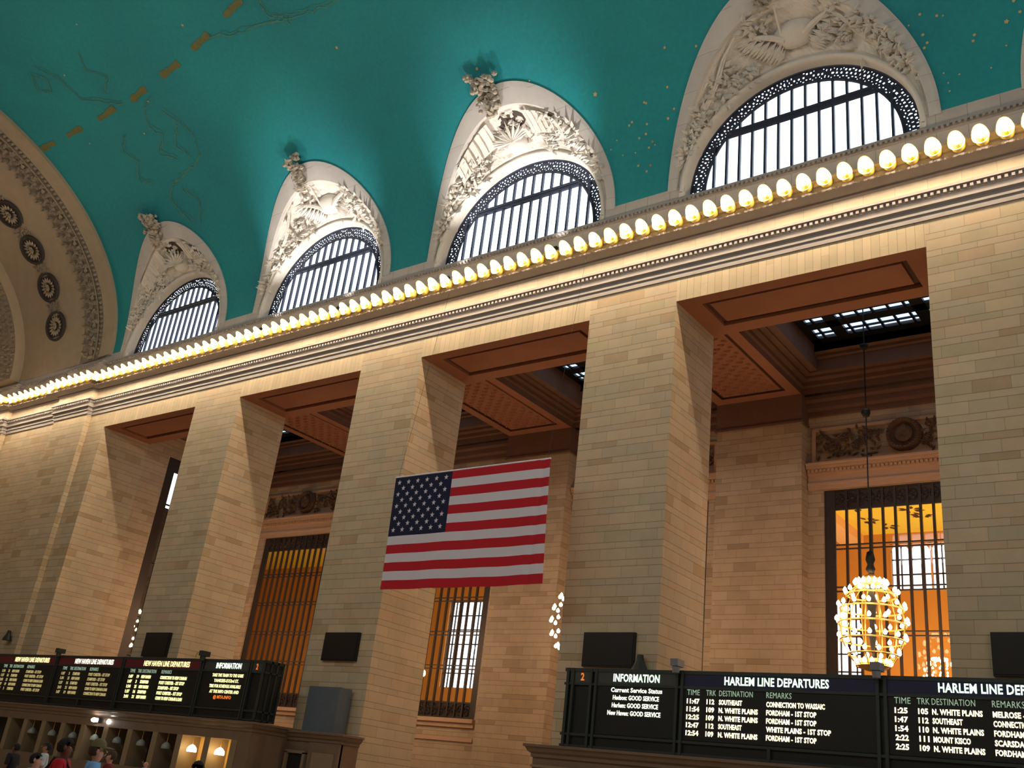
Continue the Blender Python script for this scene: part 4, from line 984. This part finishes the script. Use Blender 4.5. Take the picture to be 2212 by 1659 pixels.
# ------------------------------------------------------------------ people in the crowd
def skin_obj(name, verts, edges, radii, mat, parent, sub=1):
    me = bpy.data.meshes.new(name); me.from_pydata(verts, edges, [])
    b = bmesh.new(); b.from_mesh(me); sl = b.verts.layers.skin.verify(); b.verts.ensure_lookup_table()
    for i, v in enumerate(b.verts): v[sl].radius = (radii[i], radii[i]) if not isinstance(radii[i], tuple) else radii[i]; v[sl].use_root = (i == 0)
    b.to_mesh(me); b.free(); me.materials.append(M[mat])
    o = bpy.data.objects.new(name, me); COL.objects.link(o); o.parent = parent
    sk = o.modifiers.new('skin', 'SKIN'); sk.use_smooth_shade = True; ss = o.modifiers.new('sub', 'SUBSURF'); ss.levels = sub; ss.render_levels = sub
    return o
def cloth(name, rgb): 
    if name not in M: plain(name, rgb, .85, 0, noise=.08, scale=8)
    return name
plain('skin_tan', (170, 110, 82), .6, noise=.06, scale=10); plain('skin_light', (206, 150, 128), .6, noise=.06, scale=10); plain('skin_deep', (110, 62, 44), .6, noise=.06, scale=10)
def loc_(o, t): o.parent = t; return o
def person(x, y, h, face_deg, label, shirt, trousers, hair, skin='skin_tan', hat=None, bald=False, strap=False, arm_out=0):
    t = empty('person', (x, y, 0), label, 'person'); t.rotation_euler = (0, 0, radians(face_deg)); k = h / 1.72
    t.scale = (k, k, k)
    # faces local -Y
    V = [(0, 0, .95), (0, .01, 1.15), (0, .01, 1.36), (0, 0, 1.43), (0, -.01, 1.48)]
    E = [(0, 1), (1, 2), (2, 3), (3, 4)]; Rr = [(.15, .11), (.14, .10), (.16, .10), (.055, .055), (.05, .05)]
    def chain(pts, rad, root):
        pr = root
        for p, r in zip(pts, rad): V.append(p); Rr.append(r); E.append((pr, len(V) - 1)); pr = len(V) - 1
        return pr
    for sx in (-1, 1):
        out = arm_out if sx < 0 else 0
        e = chain([(sx * .19, 0, 1.38), (sx * (.25 + .12 * out), .01, 1.12 + .1 * out), (sx * (.27 + .25 * out), -.06, .88 + .2 * out), (sx * (.27 + .28 * out), -.09, .8 + .22 * out)], [.055, .043, .032, .028], 2)
        for q in range(4): chain([(V[e][0] + sx * .0 + (q - 1.5) * .016, V[e][1] - .01, V[e][2] - .07), (V[e][0] + (q - 1.5) * .018, V[e][1] - .03, V[e][2] - .115 + .008 * abs(q - 1.5))], [.010, .008], e)
        chain([(V[e][0] - sx * .035, V[e][1] - .02, V[e][2] - .04), (V[e][0] - sx * .045, V[e][1] - .035, V[e][2] - .07)], [.011, .009], e)
        chain([(sx * .09, 0, .86), (sx * .1, -.01, .5), (sx * .1, .01, .1), (sx * .1, -.03, .05), (sx * .1, -.15, .03)], [.085, .055, .038, .035, .03], 0)
    # head within the same skin
    chain([(0, -.014, 1.535), (0, -.008, 1.615)], [(.072, .088), (.07, .085)], 4)
    skin_obj('body', V, E, Rr, skin, t, 2)
    # face
    fm = MB(); fm.leaf((0, -.10, 1.625), (0, -.25, -1), (0, -1, 0), .05, .016, .03); fm.ball((0, -.098, 1.545), .024, .01, .007, 8, 4); loc_(fm.build('nose_and_mouth', skin, None, smooth=True), t)
    ey = MB()
    for sx in (-1, 1): ey.ball((sx * .032, -.094, 1.605), .012, .008, .007, 8, 5)
    loc_(ey.build('eyes', 'screen_black', None), t)
    ea = MB()
    for sx in (-1, 1): ea.ball((sx * .082, 0, 1.59), .012, .022, .034, 8, 6)
    loc_(ea.build('ears', skin, None, smooth=True), t)
    if not bald:
        hm_ = MB(); P = []
        for j in range(17):
            a = 2 * pi * j / 16; row = []
            for q in range(8):
                ph = q / 7 * (2.35 if sin(a) > -.15 else 1.05); rr_ = 1.0 + .05 * sin(5 * a + 3 * q)
                row.append((.094 * rr_ * sin(ph) * cos(a), .012 + .11 * rr_ * sin(ph) * sin(a), 1.605 + .108 * cos(ph) * rr_))
            P.append(row)
        hm_.grid(P); loc_(hm_.build('hair', hair, None, smooth=True), t)
    if hat:
        hm_ = MB(); hm_.lathe([(0, .115), (.06, .105), (.095, .06), (.105, .0)], (0, 0, 1.645), 16); hm_.grid([[(.09 * cos(a), -.04 + .1 * sin(a), 1.66), (.10 * cos(a), -.06 + .17 * sin(a), 1.64)] for a in [pi + pi * j / 10 for j in range(11)]]); loc_(hm_.build('cap', hat, None, smooth=True), t)
    # shirt, trousers, shoes over the body
    V2 = [(0, 0, .98), (0, .01, 1.15), (0, .01, 1.36), (0, .01, 1.455)]; E2 = [(0, 1), (1, 2), (2, 3)]; R2 = [(.185, .135), (.175, .13), (.20, .13), (.105, .095)]
    for sx in (-1, 1):
        out = arm_out if sx < 0 else 0
        i = len(V2); V2 += [(sx * .2, 0, 1.40), (sx * (.235 + .08 * out), .01, 1.22 + .06 * out), (sx * (.247 + .11 * out), .01, 1.14 + .09 * out)]; E2 += [(2, i), (i, i + 1), (i + 1, i + 2)]; R2 += [.072, .066, .066]
    skin_obj('shirt', V2, E2, R2, shirt, t, 2)
    V3 = [(0, 0, .97)]; E3 = []; R3 = [(.17, .13)]
    for sx in (-1, 1):
        i = len(V3); V3 += [(sx * .09, 0, .84), (sx * .1, -.01, .5), (sx * .1, .01, .1)]; E3 += [(0, i), (i, i + 1), (i + 1, i + 2)]; R3 += [.105, .08, .065]
    skin_obj('trousers', V3, E3, R3, trousers, t, 1)
    for sx in (-1, 1): MB_sh = MB(); MB_sh.ball((sx * .1, -.06, .045), .055, .14, .045, 10, 6); o = MB_sh.build('shoe', 'booth_dark', None, smooth=True); o.parent = t
    if strap:
        sm_ = MB(); sm_.tube([(-.15, -.12, 1.05), (-.13, -.15, 1.3), (-.12, -.06, 1.45), (-.12, .08, 1.46), (-.12, .16, 1.3), (-.13, .15, 1.05)], .022, 6); loc_(sm_.build('bag_strap', 'booth_dark', None), t)
    return t
cloth('cloth_red', (176, 8, 26)); cloth('cloth_blue', (112, 168, 224)); cloth('cloth_white', (190, 196, 206)); cloth('cloth_black', (24, 24, 28)); cloth('cloth_teal', (130, 180, 190)); cloth('cloth_denim', (48, 56, 84)); cloth('hair_dark', (18, 14, 14)); cloth('hair_brown', (64, 44, 32)); cloth('cap_olive', (104, 98, 66)); cloth('cloth_lilac', (150, 150, 190)); cloth('cloth_maroon', (110, 24, 32))
PEOPLE = [
 (46.75, -24.0, 1.70, 139, 'person in a red shirt with dark hair and a black strap, bottom left corner', 'cloth_red', 'cloth_denim', 'hair_dark', 'skin_deep', None, False, True, 0),
 (46.45, -23.36, 1.70, 150, 'person in a light blue shirt and olive cap right of the red shirt', 'cloth_blue', 'cloth_denim', 'hair_brown', 'skin_light', 'cap_olive', False, False, .6),
 (35.86, -18.08, 1.62, 330, 'person in a white shirt with dark hair facing the camera behind the red shirt', 'cloth_white', 'cloth_denim', 'hair_dark', 'skin_tan', None, False, False, 0),
 (44.52, -23.1, 1.46, 130, 'short person with dark hair and pale teal shirt at the very bottom left', 'cloth_teal', 'cloth_black', 'hair_dark', 'skin_light', None, False, False, 0),
 (34.9, -18.3, 1.52, 300, 'person with reddish face left of the white shirt', 'cloth_black', 'cloth_black', 'hair_dark', 'skin_deep', None, False, False, 0),
 (47.37, -22.38, 1.62, 40, 'dark haired person in profile in front of the lit ticket windows', 'cloth_black', 'cloth_black', 'hair_dark', 'skin_tan', None, False, False, 0),
 (34.61, -14.43, 1.52, 340, 'bald person in lilac below the dark ticket windows', 'cloth_lilac', 'cloth_denim', 'hair_dark', 'skin_light', None, True, False, 0),
 (40.83, -19.53, 1.62, 320, 'person in maroon right of the blue shirt', 'cloth_maroon', 'cloth_black', 'hair_brown', 'skin_light', None, False, False, 0)]
for p in PEOPLE: person(*p)
